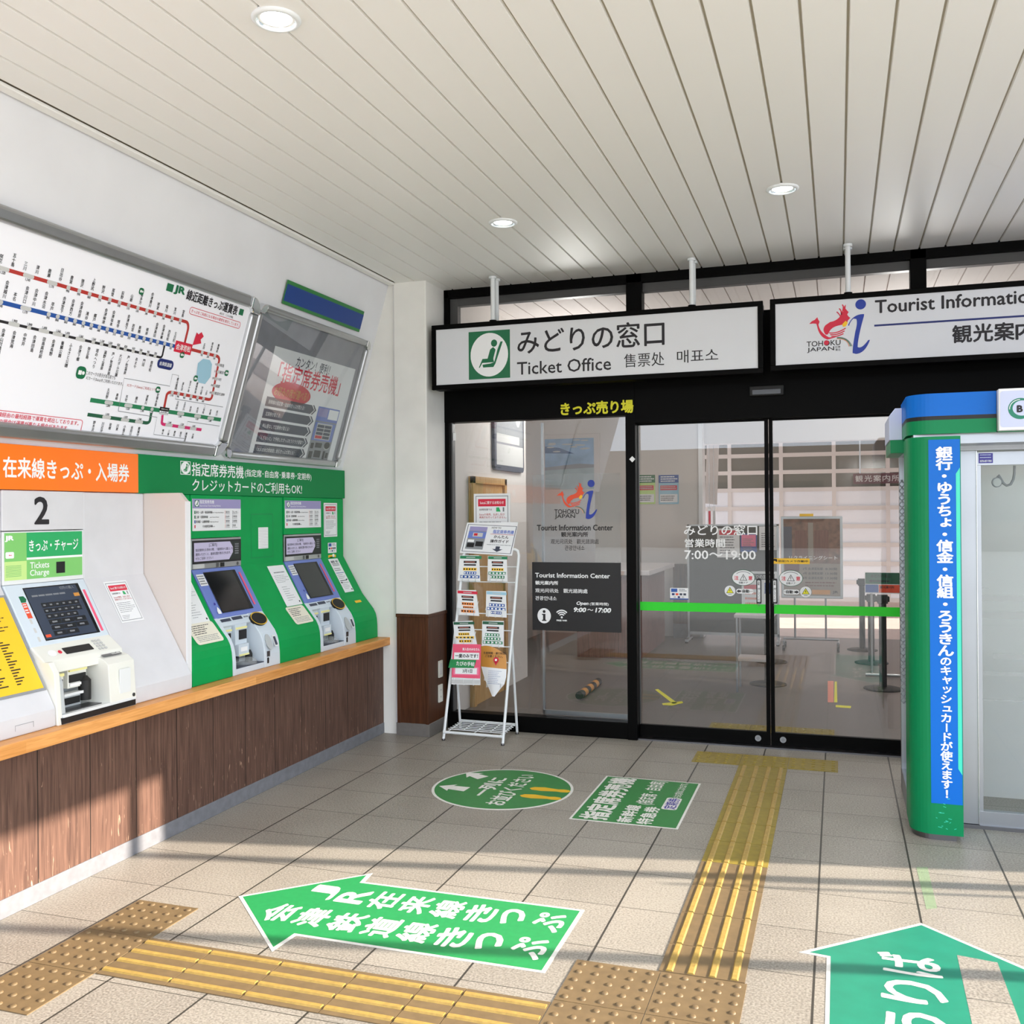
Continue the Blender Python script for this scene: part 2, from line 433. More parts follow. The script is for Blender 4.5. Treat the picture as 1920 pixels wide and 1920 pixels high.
    def lathe(s, c, prof, m, n=32, a0=0, a1=2*PI):
        """prof: (radius, z) list, about vertical axis through c"""
        full = abs(a1-a0-2*PI) < 1e-6; k = n if full else n+1; vs = []
        for i in range(k):
            a = a0+(a1-a0)*i/n
            for r, z in prof: vs.append((c[0]+r*math.cos(a), c[1]+r*math.sin(a), c[2]+z))
        q = len(prof); fs = []
        for i in range(n):
            i2 = (i+1) % k
            for j in range(q-1): fs.append((i*q+j, i2*q+j, i2*q+j+1, i*q+j+1))
        return s.add(vs, fs, m, True)
    def build(s, name, parent=None, bevel=0, seg=2):
        off = Vector((0, 0, 0)); p = parent
        while p is not None: off += p.location; p = p.parent
        me = bpy.data.meshes.new(name)
        org = Vector((0, 0, 0))
        if parent is None and s.v:
            xs = [v.x for v in s.v]; ys = [v.y for v in s.v]; zs = [v.z for v in s.v]
            org = Vector(((min(xs)+max(xs))/2, (min(ys)+max(ys))/2, min(zs)))
        me.from_pydata([v-off-org for v in s.v], [], s.f)
        for k in s.mats: me.materials.append(M[k])
        me.polygons.foreach_set('material_index', s.m); me.polygons.foreach_set('use_smooth', s.sm); me.update()
        o = bpy.data.objects.new(name, me); o.location = org; C.objects.link(o)
        if parent is not None: o.parent = parent
        if bevel:
            b = o.modifiers.new('bevel', 'BEVEL'); b.width = bevel; b.segments = seg; b.limit_method = 'ANGLE'; b.angle_limit = math.radians(40)
        return o
def rrect(r, rad, n=5):
    p = []
    for cx, cy, a in ((r[2]-rad, r[1]+rad, -PI/2), (r[2]-rad, r[3]-rad, 0), (r[0]+rad, r[3]-rad, PI/2), (r[0]+rad, r[1]+rad, PI)):
        for i in range(n+1): p.append((cx+rad*math.cos(a+i*PI/2/n), cy+rad*math.sin(a+i*PI/2/n)))
    return p
def tag(o, label, cat, group=None, kind=None):
    if label: o['label'] = label
    if cat: o['category'] = cat
    if group: o['group'] = group
    if kind: o['kind'] = kind
    return o
def thing(name, loc, label, cat, group=None):
    o = bpy.data.objects.new(name, None); C.objects.link(o); o.location = loc; o.empty_display_size = .1
    return tag(o, label, cat, group)
def struct(mb, name, label=None, parent=None, bevel=0):
    o = mb.build(name, parent, bevel)
    if parent is None: tag(o, label or name.replace('_', ' '), 'structure', kind='structure')
    return o
def lab(o, label): o['label'] = label; return o

# ================================================================== THE SETTING
Y0, Y1 = -6.9, 1.0            # canopy from the forecourt to the glass front
ZC = 3.325
mb = MB(); mb.box(-1.0, Y0, -.2, 7.7, Y1, 0, 'floor_tile'); struct(mb, 'floor', 'speckled grey beige tiled floor under the canopy')
mb = MB(); mb.box(-60, -60, -.3, 80, 80, -.06, 'asphalt'); struct(mb, 'ground', 'pale paved forecourt around the station')
mb = MB()
mb.box(-1.0, Y0, ZC+.012, 7.7, Y1, 3.62, 'ceiling_groove')
x = -.25
xs = [2.40+.156*k for k in range(-17, 35)]
for a, b in zip(xs[:-1], xs[1:]):
    if b < -.3 or a > 7.7: continue
    mb.prism(Face((0, Y0, 0), (1, 0, 0), (0, 0, 1)), [(a+.004, ZC+.012), (a+.007, ZC), (b-.007, ZC), (b-.004, ZC+.012)], -(Y1-Y0), 0, 'ceiling_paint')
struct(mb, 'ceiling', 'off white metal slat ceiling')
mb = MB(); mb.box(-.315, Y0, ZC-.012, -.262, .63, ZC+.004, 'ceiling_paint'); struct(mb, 'trim_1', 'slim cream moulding between ceiling and white wall', bevel=.004)

# left: leaning upper wall, machine recess, dark panelled base
mb = MB()
FXZ = Face((0, Y0, 0), (1, 0, 0), (0, 0, 1))
mb.prism(FXZ, [(-1.0, 1.95), (-.727, 1.95), (-.310, ZC+.05), (-1.0, ZC+.05)], -(.64-Y0), 0, 'wall_paint')
struct(mb, 'wall_left', 'white leaning upper wall above the ticket machines')
mb = MB(); mb.box(-1.0, Y0, 0, -.79, .64, 1.95, 'wall_paint'); struct(mb, 'wall_left_recess', 'wall behind the ticket machines')
mb = MB(); mb.box(-.78, Y0, .07, -.39, .638, .655, 'dark_panel_wood'); struct(mb, 'wall_left_base', 'scuffed dark brown plank panelling below the counter')
mb = MB(); mb.box(-.78, Y0, 0, -.385, .638, .078, 'skirting'); struct(mb, 'baseboard_left', 'grey metal skirting under the brown panelling', bevel=.002)
mb = MB(); mb.box(-1.0, .64, 0, -.27, 1.2, ZC+.05, 'pillar_paint'); struct(mb, 'wall_end', 'white return wall at the end of the counter')
mb = MB(); mb.box(-.275, .612, .885, -.014, 1.1, ZC+.03, 'pillar_paint'); struct(mb, 'pillar', 'white square pillar beside the glass front', bevel=.008)
mb = MB()
mb.box(-.262, .605, .09, -.010, 1.0, .872, 'pillar_wood'); mb.box(-.268, .598, .868, -.004, 1.0, .892, 'pillar_wood')
for sx in (-.262, -.034): mb.box(sx, .6, .09, sx+.026, .61, .868, 'pillar_wood')
struct(mb, 'trim_2', 'dark brown timber wainscot around the pillar', bevel=.003)
mb = MB(); mb.box(-.27, .602, 0, -.006, 1.0, .093, 'skirting_dark'); struct(mb, 'baseboard_pillar', 'grey brown skirting around the pillar', bevel=.002)
mb = MB(); mb.box(-.283, .625, 0, -.268, .64, ZC, 'wall_paint'); struct(mb, 'trim_3', 'white corner bead between return wall and pillar', bevel=.004)
mb = MB(); mb.box(7.45, -.196, 0, 7.7, 1.1, ZC+.05, 'wall_paint'); struct(mb, 'wall_right', 'white wall at the far right of the canopy')  # unseen blocker, added so its edge shapes the sun patch on the floor
mb = MB(); mb.box(5.38, 1.0, 0, 7.7, 1.1, ZC+.05, 'wall_paint'); struct(mb, 'wall_back_right', 'white wall beyond the glass front')  # added out of view to stop sun leaking in behind the glass front
# building across the forecourt
mb = MB(); mb.box(-40, -46, -.1, 30, -38, 4.6, 'tan')
for i in range(16):
    for j in range(1): mb.box(-38+4.2*i, -38, 1.2+3.3*j, -35.6+4.2*i, -37.95, 3.0+3.3*j, 'shutter_glass')
struct(mb, 'wall_across', 'building across the forecourt')
# slim posts at the open right side, whose shadows cross the floor
for i, (px_, py_, pw, ph) in enumerate([(7.2, -.496, .04, ZC), (7.2, -1.346, .04, ZC), (7.2, -.60, .011, 1.9)]):
    mb = MB(); mb.tube([(px_, py_, 0), (px_, py_, ph)], pw, 'steel_dark', 16)
    struct(mb, 'pillar_right', 'slim round post at the open side of the canopy')

# the black glass front
def frame(name, boxes, label, m='black_alu', bevel=.003):
    mb = MB()
    for b in boxes: mb.box(*b, m)
    return struct(mb, name, label, bevel=bevel)
XE = 7.45
frame('window_frame', [
    (-.014, .95, 0, .024, 1.06, ZC), (1.387, .935, 0, 1.457, 1.08, 2.33), (1.395, .95, 2.9, 1.508, 1.06, ZC), (3.28, .95, 2.9, 3.378, 1.06, ZC), (5.3, .95, 2.9, 5.4, 1.06, ZC),
    (-.014, .95, 3.262, XE, 1.06, ZC+.01), (-.014, .945, 2.318, 1.45, 1.07, 3.0), (1.45, .945, 2.262, XE, 1.07, 3.0),
    (.02, .95, 0, 1.39, 1.06, .118), (3.3, .95, 0, XE, 1.06, .1), (3.262, .945, 0, 3.33, 1.1, 2.3), (5.3, .95, 0, 5.38, 1.06, 2.3),], 'black aluminium frame of the glass office front')
frame('window_frame_inner', [(.024, .985, 3.0, .086, 1.05, 3.262), (.086, .985, 3.205, 1.395, 1.05, 3.262), (1.508, .985, 3.2, 3.28, 1.05, 3.262), (3.378, .985, 3.2, 5.3, 1.05, 3.262),
    (.02, .985, .118, .036, 1.04, 2.318)], 'dark grey inner frame of the transom windows', 'dark_grey_alu', .002)
def pane(name, x0, z0, x1, z1, y, label):
    mb = MB(); mb.box(x0, y, z0, x1, y+.008, z1, 'glass'); return struct(mb, name, label)
pane('window_1', .024, .118, 1.387, 2.318, 1.0, 'fixed glass pane with tourist office lettering')
pane('window_2', .086, 3.0, 1.395, 3.205, 1.01, 'transom pane at the pillar')
pane('window_3', 1.508, 3.0, 3.28, 3.205, 1.01, 'transom pane over the sliding doors')
pane('window_4', 3.378, 3.0, 5.3, 3.205, 1.01, 'transom pane over the cash machine booth')
pane('window_5', 3.33, .1, 5.3, 2.262, 1.0, 'glass pane behind the cash machine booth')
def sliding(name, x0, x1, label, lock_x, y=1.02):
    mb = MB()
    for b in ((x0, y, 0.012, x1, y+.035, .1), (x0, y, 2.25, x1, y+.035, 2.30)): mb.box(*b, 'black_alu')
    if lock_x > (x0+x1)/2: mb.box(x1-.026, y, .1, x1, y+.035, 2.25, 'black_alu'); mb.box(x0, y+.005, .1, x0+.008, y+.03, 2.25, 'dark_grey_alu')
    else: mb.box(x0, y, .1, x0+.026, y+.035, 2.25, 'black_alu'); mb.box(x1-.012, y+.005, .1, x1, y+.03, 2.25, 'dark_grey_alu')
    o = struct(mb, name, label, bevel=.002)
    g = MB(); g.box(x0+.004, y+.012, .1, x1-.004, y+.02, 2.25, 'glass'); g.build('glass_pane', o)
    k = MB(); F = YF(y-.0005); k.ell(F, (lock_x, .055), .021, .021, .006, 'steel', 24, .01); k.ell(F, (lock_x, .055), .012, .012, .008, 'mid_grey', 20, .004); lab(k.build('lock', o), 'round steel floor lock')
    return o
D1 = sliding('door_1', 1.457, 2.368, 'left leaf of the automatic glass door', 2.285)
D2 = sliding('door_2', 2.372, 3.262, 'right leaf of the automatic glass door', 2.452)
mb = MB(); mb.box(1.45, .96, -.002, 3.3, 1.1, .01, 'steel_dark'); struct(mb, 'trim_4', 'metal threshold rail under the sliding doors')

# the office behind the glass, and the platform side beyond it
mb = MB(); mb.box(-1.1, 1.0, -.2, 6.2, 7.2, 0, 'office_floor'); struct(mb, 'floor_office', 'pinkish grey vinyl floor inside the office')
mb = MB(); mb.box(-1.1, 1.06, 3.47, 6.2, 7.2, 3.62, 'office_ceiling')
for k in range(40):
    mb.box(-1.1+.18*k, 1.06, 3.45, -1.1+.18*k+.17, 7.2, 3.471, 'office_ceiling')
struct(mb, 'ceiling_office', 'ribbed pinkish ceiling inside the office')
mb = MB(); mb.box(-.5, 1.06, 0, -.12, 3.3, 3.47, 'office_wall'); struct(mb, 'wall_office_left', 'white office wall with a timber door')
mb = MB(); mb.box(-1.3, 1.06, 0, -1.0, 7.2, 3.47, 'office_wall'); struct(mb, 'wall_office_side', 'far left office wall')
BW = YF(6.8); xr = BW.px(1313, 900)[0]
mb = MB(); mb.box(-1.1, 6.8, 0, xr, 7.0, 3.47, 'office_wall'); struct(mb, 'wall_office_back', 'grey white back wall of the office')
mb = MB(); mb.box(xr-.02, 6.78, 0, xr+.03, 7.05, 3.47, 'white_gloss'); struct(mb, 'trim_5', 'white corner post of the office back wall')
zh = YF(7.0).px(1550, 826)[1]
mb = MB(); mb.box(xr, 7.0, zh, 6.2, 7.2, 3.5, 'office_wall'); struct(mb, 'wall_office_header', 'white wall above the opening to the platform')
mb = MB(); mb.box(6.0, 1.06, 0, 6.25, 8.9, 3.5, 'office_wall'); struct(mb, 'wall_office_right', 'right office wall')  # runs on past the office to keep sun off the near passage floor
mb = MB(); mb.box(-3, 7.2, -.2, 20, 14, -.004, 'platform'); struct(mb, 'floor_platform', 'pale sunlit paving behind the office')
mb = MB(); mb.box(-3, 7.2, 3.0, 7, 10.7, 3.15, 'office_ceiling'); struct(mb, 'ceiling_platform', 'grey ceiling over the passage behind the office')
YL = 10.3; LF = YF(YL)
hz = [851, 883.5, 917, 952.5, 986.5, 1021, 1056, 1091, 1123]
vx = [1172, 1271, 1368.5, 1465, 1564, 1665, 1766, 1868]
hv = [LF.px(1564, y)[1] for y in hz]; vu = [LF.px(x_, 960)[0] for x_ in vx]
zt = LF.px(1564, 828)[1]
mb = MB()
for z in hv: mb.box(vu[0]-.8, YL-.03, z-.032, vu[-1]+.8, YL+.03, z+.032, 'office_white')
for u in vu: mb.box(u-.03, YL-.028, hv[-1], u+.03, YL+.03, zt, 'office_white')
for i in range(len(hv)):
    top = zt if i == 0 else hv[i-1]
    mb.box(vu[0]-.8, YL-.004, hv[i], vu[-1]+.8, YL+.02, top, 'shutter_glass' if i < 3 else 'shutter_pane')
mb.box(vu[0]-.8, YL, zt, vu[-1]+.8, YL+.1, 3.1, 'office_ceiling')
struct(mb, 'wall_shutter', 'white sectional shutter wall with dark panes in its top rows')
mb = MB(); mb.box(-3, YL+.05, -.1, 14, YL+.3, hv[-1], 'platform'); struct(mb, 'wall_plinth', 'low pale plinth under the shutter wall')
mb = MB(); Fd = XF(-.12)
u0, v0 = Fd.px(881, 1324); u1, _ = Fd.px(945, 1290); _, v1 = Fd.px(881, 893)
v0 = 0
mb.rect(Fd, (u0, v0, u1, v1), .022, 'door_wood', .02)
mb.rect(Fd, (u0+.07, v0, u1-.07, v1-.07), .024, 'door_wood', .004)
for r in ((u0, 0, u0+.06, v1), (u1-.06, 0, u1, v1), (u0, v1-.06, u1, v1)): mb.rect(Fd, r, .045, 'door_wood', .03)
d3 = struct(mb, 'door_3', 'pale timber door in the office side wall', bevel=.003)
k = MB(); k.tube([Fd.w(u1-.12, 1.0, .03), Fd.w(u1-.12, 1.0, .07), Fd.w(u1-.22, 1.0, .07)], .009, 'steel'); k.build('door_handle', d3)

# ================================================================== COUNTER
mb = MB(); mb.box(-.78, Y0, .655, -.335, .652, .712, 'counter_wood')
tag(mb.build('ledge_counter', None, .004), 'continuous orange timber ledge under all the ticket machines', 'counter')

# downlights
for (x_, y_, lb) in ((1.01, -2.98, 'round recessed downlight nearest the white wall board, largest of three'), (.978, -.523, 'round recessed downlight above the leaflet rack side'), (2.557, -.575, 'round recessed downlight above the tourist information sign')):
    t = thing('downlight', (x_, y_, ZC-.012), lb, 'ceiling light', 'recessed downlights in the slat ceiling')
    m_ = MB(); m_.lathe((x_, y_, ZC), [(.066, -.006), (.068, -.011), (.078, -.01), (.084, -.004), (.084, .004)], 'white_metal', 40); m_.build('rim', t)
    m_ = MB(); m_.lathe((x_, y_, ZC), [(.066, -.007), (.062, .002), (.05, .011)], 'reflector', 40); m_.build('reflector', t)
    m_ = MB(); m_.lathe((x_, y_, ZC), [(.052, -.001), (.03, -.004), (.0005, -.005)], 'lamp_glow', 32); lab(m_.build('lamp_lens', t), 'glowing white lens')
    d = bpy.data.lights.new('downlight_lamp', 'SPOT'); d.energy = 27; d.color = (.96, .99, 1); d.spot_size = math.radians(110); d.spot_blend = .6; d.shadow_soft_size = .05
    o = bpy.data.objects.new('downlight_lamp', d); C.objects.link(o); o.location = (x_, y_, ZC-.02)

# ================================================================== FARE TABLE AND POSTER CASE ON THE LEANING WALL
def seat_icon(mb, F, r, d, bgm, fgm, border=None):
    """square with a disc and a person in a reclining seat"""
    u0, v0, u1, v1 = r; W = u1-u0; H = v1-v0
    if border: mb.rect(F, r, d, border); r = (u0+W*.05, v0+H*.05, u1-W*.05, v1-H*.05); mb.rect(F, r, d+.0004, bgm)
    else: mb.rect(F, r, d, bgm)
    mb.ell(F, ((u0+u1)/2, (v0+v1)/2), W*.455, H*.455, d+.0008, fgm, 40)
    q = lambda pts: [(u0+a*W, v0+b*H) for a, b in pts]
    mb.poly(F, q([(.17, .24), (.245, .24), (.335, .42), (.46, .42), (.52, .60), (.58, .63), (.62, .56), (.60, .40), (.62, .34), (.33, .335), (.27, .24)][:11]), d+.0012, bgm)
    mb.poly(F, q([(.335, .30), (.35, .24), (.60, .24), (.65, .31), (.83, .76), (.775, .76), (.70, .60), (.66, .46), (.62, .34), (.53, .315)]), d+.0013, bgm)
    mb.ell(F, (u0+.62*W, v0+.735*H), W*.075, H*.075, d+.0014, bgm, 20)
    mb.poly(F, q([(.47, .42), (.53, .615), (.60, .655), (.655, .60), (.60, .42)]), d+.0015, bgm)

def frame_case(t, F, r, wd, dep, corner, name='frame'):
    """rounded aluminium snap frame with polished corners"""
    u0, v0, u1, v1 = r
    mb = MB()
    for q in ((u0+corner, v1-wd, u1-corner, v1), (u0+corner, v0, u1-corner, v0+wd), (u0, v0+corner, u0+wd, v1-corner), (u1-wd, v0+corner, u1, v1-corner)):
        mb.rect(F, q, dep, 'alu', dep)
    mb.build(name, t, .018, 3)
    for cu, cv, a in ((u1-corner, v1-corner, 0), (u0+corner, v1-corner, PI/2), (u0+corner, v0+corner, PI), (u1-corner, v0+corner, 1.5*PI)):
        mb = MB(); p = []
        for i in range(7): p.append((cu+corner*math.cos(a+i*PI/12), cv+corner*math.sin(a+i*PI/12)))
        ri = max(.002, corner-wd)
        for i in range(6, -1, -1): p.append((cu+ri*math.cos(a+i*PI/12), cv+ri*math.sin(a+i*PI/12)))
        mb.prism(F, p, 0, dep+.003, 'alu_bright'); mb.build('corner_cap', t, .012, 2)

_f = BULK.off(.05); FB = (-4.6, (_f.px(0, 834)[1]+_f.px(430, 850)[1])/2, (_f.px(487, 568)[0]+_f.px(430, 850)[0])/2-.004, (_f.px(0, 377)[1]+_f.px(470, 556)[1])/2)
print('FB', FB)
t = thing('fare_board', BULK.w(-2.7, FB[1], .02), 'long framed white railway fare table on the leaning wall', 'notice board')
frame_case(t, BULK, FB, .07, .05, .095)
mb = MB(); mb.rr(BULK, (FB[0]+.05, FB[1]+.05, FB[2]-.05, FB[3]-.05), .04, .026, 'board_white', .024); mb.build('panel', t)
BD = BULK.off(.0265)
def cp(x, y): return BD.px(x/3.84, 360+y/3.84)
g = MB()
def seg(pts, wd, m, d=.0006):
    g.line(BD, [cp(*p) for p in pts], wd, d, m)
def curved(p0, c, p1, n=8): return [((1-k/n)**2*p0[0]+2*(k/n)*(1-k/n)*c[0]+(k/n)**2*p1[0], (1-k/n)**2*p0[1]+2*(k/n)*(1-k/n)*c[1]+(k/n)**2*p1[1]) for k in range(n+1)]
def stations(p0, p1, items, above, fs=[], sz=.0188, wd=.026, pillm='pale_grey', fabove=False):
    a, b = cp(*p0), cp(*p1)
    def at(x):
        lo, hi = 0., 1.
        X0, X1 = p0[0], p1[0]
        k = (x-X0)/(X1-X0); y = p0[1]+(p1[1]-p0[1])*k
        return cp(x, y)
    for x, nm in items:
        u, v = at(x); L = len(nm)*sz*1.04
        g.tv(BD, nm, u, (v+.018+L) if above else v-.026, sz, .0012, 'ink', .012, .95)
    for x, fr, wide in fs:
        u, v = at(x); hw = .03 if wide else .0115
        g.rr(BD, (u-hw, v-.009, u+hw, v+.009), .0085, .0010, pillm, 0, 3)
        g.th(BD, fr, u, v+(.008 if fabove else -.023), .0142, .0014, 'ink', .012, .5, .8)
L1 = ((-60, 528), (1340, 935)); L2 = ((-60, 776), (1265, 1112)); L3 = ((-60, 916), (1150, 1190))
seg(list(L1)+curved((1340, 935), (1360, 945), (1353, 990))[1:]+[(1328, 1092)], .0165, 'red_line')
seg(L2, .019, 'blue_line')
seg(list(L3)+curved((1150, 1190), (1168, 1192), (1172, 1160))[1:]+[(1186, 1098)], .012, 'ink')
stations(*L1, [(-8, '咲花'), (80, '五十島'), (168, '三川'), (255, '津川'), (340, '鹿瀬'), (424, '日出谷'), (500, '豊実'), (579, '徳沢'), (655, '上野尻'), (730, '野沢'), (800, '尾登'), (868, '荻野'), (934, '山都'), (1000, '喜多方'), (1070, '会津豊川'), (1126, '姥堂'), (1187, '塩川'), (1247, '笈川'), (1306, '堂島')], True,
    [(25, '1,520', 1), (205, '1,340', 1), (375, '1,170', 1), (492, '990', 0), (570, '990', 0), (645, '860', 0), (720, '770', 0), (790, '680', 0), (860, '590', 0), (926, '510', 0), (992, '330', 0), (1057, '240', 0), (1118, '240', 0), (1180, '240', 0), (1240, '200', 0), (1298, '190', 0)])
stations(*L2, [(20, '会津越川'), (92, '本名'), (165, '会津川口'), (232, '会津中川'), (303, '会津水沼'), (362, '早戸'), (433, '会津宮下'), (497, '会津西方'), (560, '会津桧原'), (612, '滝谷'), (668, '郷戸'), (735, '会津柳津'), (790, '会津坂本'), (838, '塔寺'), (898, '会津坂下'), (944, '若宮'), (992, '新鶴'), (1045, '根岸'), (1103, '会津高田'), (1153, '会津本郷'), (1197, '西若松'), (1243, '七日町')], True,
    [(5, '1,340', 0), (185, '1,170', 1), (350, '990', 0), (415, '860', 0), (478, '860', 0), (540, '860', 0), (600, '770', 0), (658, '680', 0), (715, '680', 0), (772, '590', 0), (827, '510', 0), (880, '420', 0), (933, '330', 0), (985, '330', 0), (1037, '240', 0), (1087, '240', 0), (1134, '210', 0), (1185, '190', 0), (1232, '150', 0)])
stations(*L3, [(38, '会津山村道場'), (116, '会津荒海'), (193, '中荒井'), (262, '会津田島'), (330, '田島高校前'), (398, '会津長野'), (462, '養鱗公園'), (522, 'ふるさと公園'), (592, '会津下郷'), (652, '弥五島'), (712, '塔のへつり'), (770, '湯野上温泉'), (826, '芦ノ牧温泉南'), (880, '大川ダム公園'), (936, '芦ノ牧温泉'), (994, 'あまや'), (1048, '門田'), (1103, '南若松')], False,
    [(100, '1,900', 1), (208, '1,840', 0), (315, '1,690', 1), (415, '1,560', 1), (480, '1,470', 0), (578, '1,360', 1), (670, '1,260', 0), (730, '1,150', 0), (790, '1,050', 0), (848, '820', 0), (900, '820', 0), (957, '610', 0), (1010, '500', 0), (1062, '460', 0), (1115, '390', 0)], fabove=True)
R1 = ((1370, 1132), (1555, 1180))
seg(list(R1)+curved((1555, 1180), (1585, 1186), (1575, 1225))[1:]+[(1527, 1470)]+curved((1527, 1470), (1520, 1500), (1492, 1492))+[(1235, 1442)]+curved((1235, 1442), (1203, 1440), (1198, 1470))+[(1180, 1560)], .017, 'red_line')
stations(*R1, [(1458, '広田'), (1511, '東長原'), (1555, '磐梯町')], True, [(1455, '190', 0), (1500, '200', 0), (1546, '240', 0)], .0165)
for (x, y, f, nm) in ((1585, 1245, '420', '翁島'), (1580, 1295, '510', '猪苗代'), (1565, 1345, '590', '川桁'), (1555, 1395, '590', '関都'), (1545, 1447, '680', '猪苗代湖畔')):
    u, v = cp(x-10, y); g.th(BD, f, u-.016, v-.007, .015, .0014, 'ink', .004, 1, .8); g.th(BD, nm, u+.012, v-.008, .017, .0014, 'ink', .004); g.rr(BD, (u-.012, v-.010, u+.012, v+.010), .009, .001, 'pale_grey', 0, 3)
R2 = ((1235, 1442), (1492, 1492))
stations(*R2, [(1256, '郡山富田'), (1300, '喜久田'), (1348, '安子ケ島'), (1397, '磐梯熱海'), (1438, '中山宿'), (1475, '上戸')], True, [(1240, '1,170', 0), (1285, '990', 0), (1330, '860', 0), (1376, '860', 0), (1422, '770', 0), (1465, '680', 0)], .0158)
G1 = ((650, 1497), (1150, 1572)); G2 = ((1215, 1582), (1590, 1640)); G3 = ((630, 1602), (1050, 1662))
seg(G1, .022, 'rail_green'); seg(G2, .022, 'rail_green')
seg(list(G3)+curved((1050, 1662), (1076, 1664), (1080, 1640))[1:]+[(1089, 1590)], .018, 'rail_dark_green')
seg([(1170, 1605), (1166, 1650)]+curved((1166, 1650), (1160, 1672), (1185, 1674))+[(1450, 1712)], .017, 'magenta')
stations(*G1, [(760, '久田野'), (829, '泉崎'), (898, '矢吹'), (968, '鏡石'), (1040, '須賀川'), (1111, '安積永盛')], True, [(783, '1,690', 1), (924, '1,520', 1), (1027, '1,340', 0), (1094, '1,170', 0)], .0172)
stations(*G2, [(1262, '日和田'), (1313, '五百川'), (1360, '本宮'), (1410, '杉田'), (1455, '二本松'), (1503, '安達'), (1550, '松川')], True, [(1300, '1,340', 1), (1422, '1,520', 1), (1516, '1,690', 1)], .016)
stations(*G3, [(690, '野木沢'), (752, '川辺沖'), (806, '泉郷'), (858, '川東'), (908, '小塩江'), (960, '谷田川'), (1012, '磐城守山')], False, [(767, '1,690', 1), (900, '1,520', 1), (1000, '1,340', 1)], .0172, fabove=True)
G4 = ((1185, 1674), (1450, 1712))
stations(*G4, [(1184, '舞木'), (1226, '三春'), (1268, '要田'), (1312, '船引'), (1352, '磐城常葉'), (1400, '大越')], False, [(1216, '1,340', 1), (1306, '1,520', 1), (1390, '1,690', 1)], .0155, fabove=True)
r = BD.rect((1152/3.84, 360+1545/3.84), (1213/3.84, 360+1582/3.84)); g.rect(BD, r, .002, 'black'); g.text(BD, '郡山', (r[0]+.01, r[1]+.008, r[2]-.01, r[3]-.008), .0024, 'white', .01)
r = BD.rect((1146/3.84, 360+1584/3.84), (1206/3.84, 360+1605/3.84)); g.rect(BD, r, .002, 'white'); g.ring(BD, [(r[0], r[1]), (r[2], r[1]), (r[2], r[3]), (r[0], r[3])], .002, .0024, 'ink'); g.th(BD, '1,170', (r[0]+r[2])/2, r[1]+.006, .022, .0024, 'ink', .004, .5, .8)
c = cp(1318, 1122); r = (c[0]-.07, c[1]-.03, c[0]+.07, c[1]+.03); g.rect(BD, r, .002, 'crimson'); g.text(BD, '会津若松', (r[0]+.01, r[1]+.013, r[2]-.01, r[3]-.013), .0026, 'white', .012)
c = cp(1190, 1240); r = (c[0]-.063, c[1]-.026, c[0]+.063, c[1]+.026); g.rr(BD, r, .024, .002, 'navy'); g.text(BD, '会津鉄道線', (r[0]+.014, r[1]+.015, r[2]-.014, r[3]-.015), .0026, 'white', .01)
g.poly(BD, [cp(*p) for p in ((1385, 1102), (1415, 1010), (1428, 1025), (1450, 1008), (1465, 1040), (1443, 1062), (1447, 1090))], .002, 'crimson')
g.poly(BD, [cp(*p) for p in ((1462, 1200), (1510, 1210), (1525, 1240), (1515, 1330), (1475, 1382), (1430, 1372), (1412, 1330), (1424, 1232))], .0016, 'lake_blue')
def icmark(x, y, k=.017):
    c = cp(x, y); g.rr(BD, (c[0]-k, c[1]-k, c[0]+k, c[1]+k), k*.7, .002, 'green_dark', 0, 4); g.rect(BD, (c[0]-k*.6, c[1]-k*.35, c[0]+k*.1, c[1]+k*.35), .0024, 'white'); g.ell(BD, (c[0]+k*.45, c[1]), k*.3, k*.3, .0024, 'white', 12)
for x, y in ((1017, 715), (1310, 1172), (1630, 1303), (1407, 1342), (1136, 1423)): icmark(x, y)
icmark(582, 1300, .03)
for i, s_ in enumerate(('このマークの表示がある駅でも', 'ICカード(Suica)をご利用いただけます。')):
    a = cp(620, 1300+i*38); b = cp(830 if i == 0 else 885, 1340+i*38); g.text(BD, s_, (a[0], a[1]-.010, b[0], a[1]+.010), .0014, 'ink', .003)
a = cp(915, 1390); g.text(BD, 'ICカード(Suica)ご利用エリア', (a[0], a[1]-.009, cp(1122, 1420)[0], a[1]+.009), .0014, 'red_line', .003)
for pts in ([(850, 1577), (893, 1340), (1222, 1398), (1240, 1312), (1285, 1320), (1262, 1490), (1605, 1548)], [(850, 1577), (1130, 1622), (1105, 1745), (1325, 1775), (1350, 1652), (1580, 1685)]): seg(pts, .003, 'grey_ink', .001)
a = cp(1228, 690); g.rect(BD, (a[0]-.03, a[1]-.02, a[0]+.02, a[1]+.02), .0014, 'green_dark')
a = cp(1738, 865); g.rect(BD, (a[0]-.022, a[1]-.018, a[0]+.018, a[1]+.018), .0014, 'green_dark')
g.text(BD, 'JR', (BD.px(1255/3.84, 540)[0], cp(1290, 712)[1]-.024, BD.px(1335/3.84, 545)[0], cp(1290, 712)[1]+.026), .0014, 'green_dark', .05)
a, b = cp(1345, 735), cp(1712, 845); g.text(BD, '線近距離きっぷ運賃表', (a[0], a[1]-.029, b[0], a[1]+.028), .0014, 'ink', .025)
a = cp(1580, 870); g.th(BD, '(単位:円　こどもは半額)', a[0]-.0, a[1]-.008, .013, .0014, 'ink', .003, 0, .8)
a, b = cp(1365, 850), cp(1730, 955); r = (a[0], a[1]-.02, b[0], a[1]+.02)
g.ring(BD, rrect(r, .015), .003, .0014, 'crimson'); g.text(BD, 'きっぷをご利用になる場合の運賃を表示しています。', (r[0]+.015, r[1]+.011, r[2]-.012, r[3]-.011), .0014, 'crimson', .004)
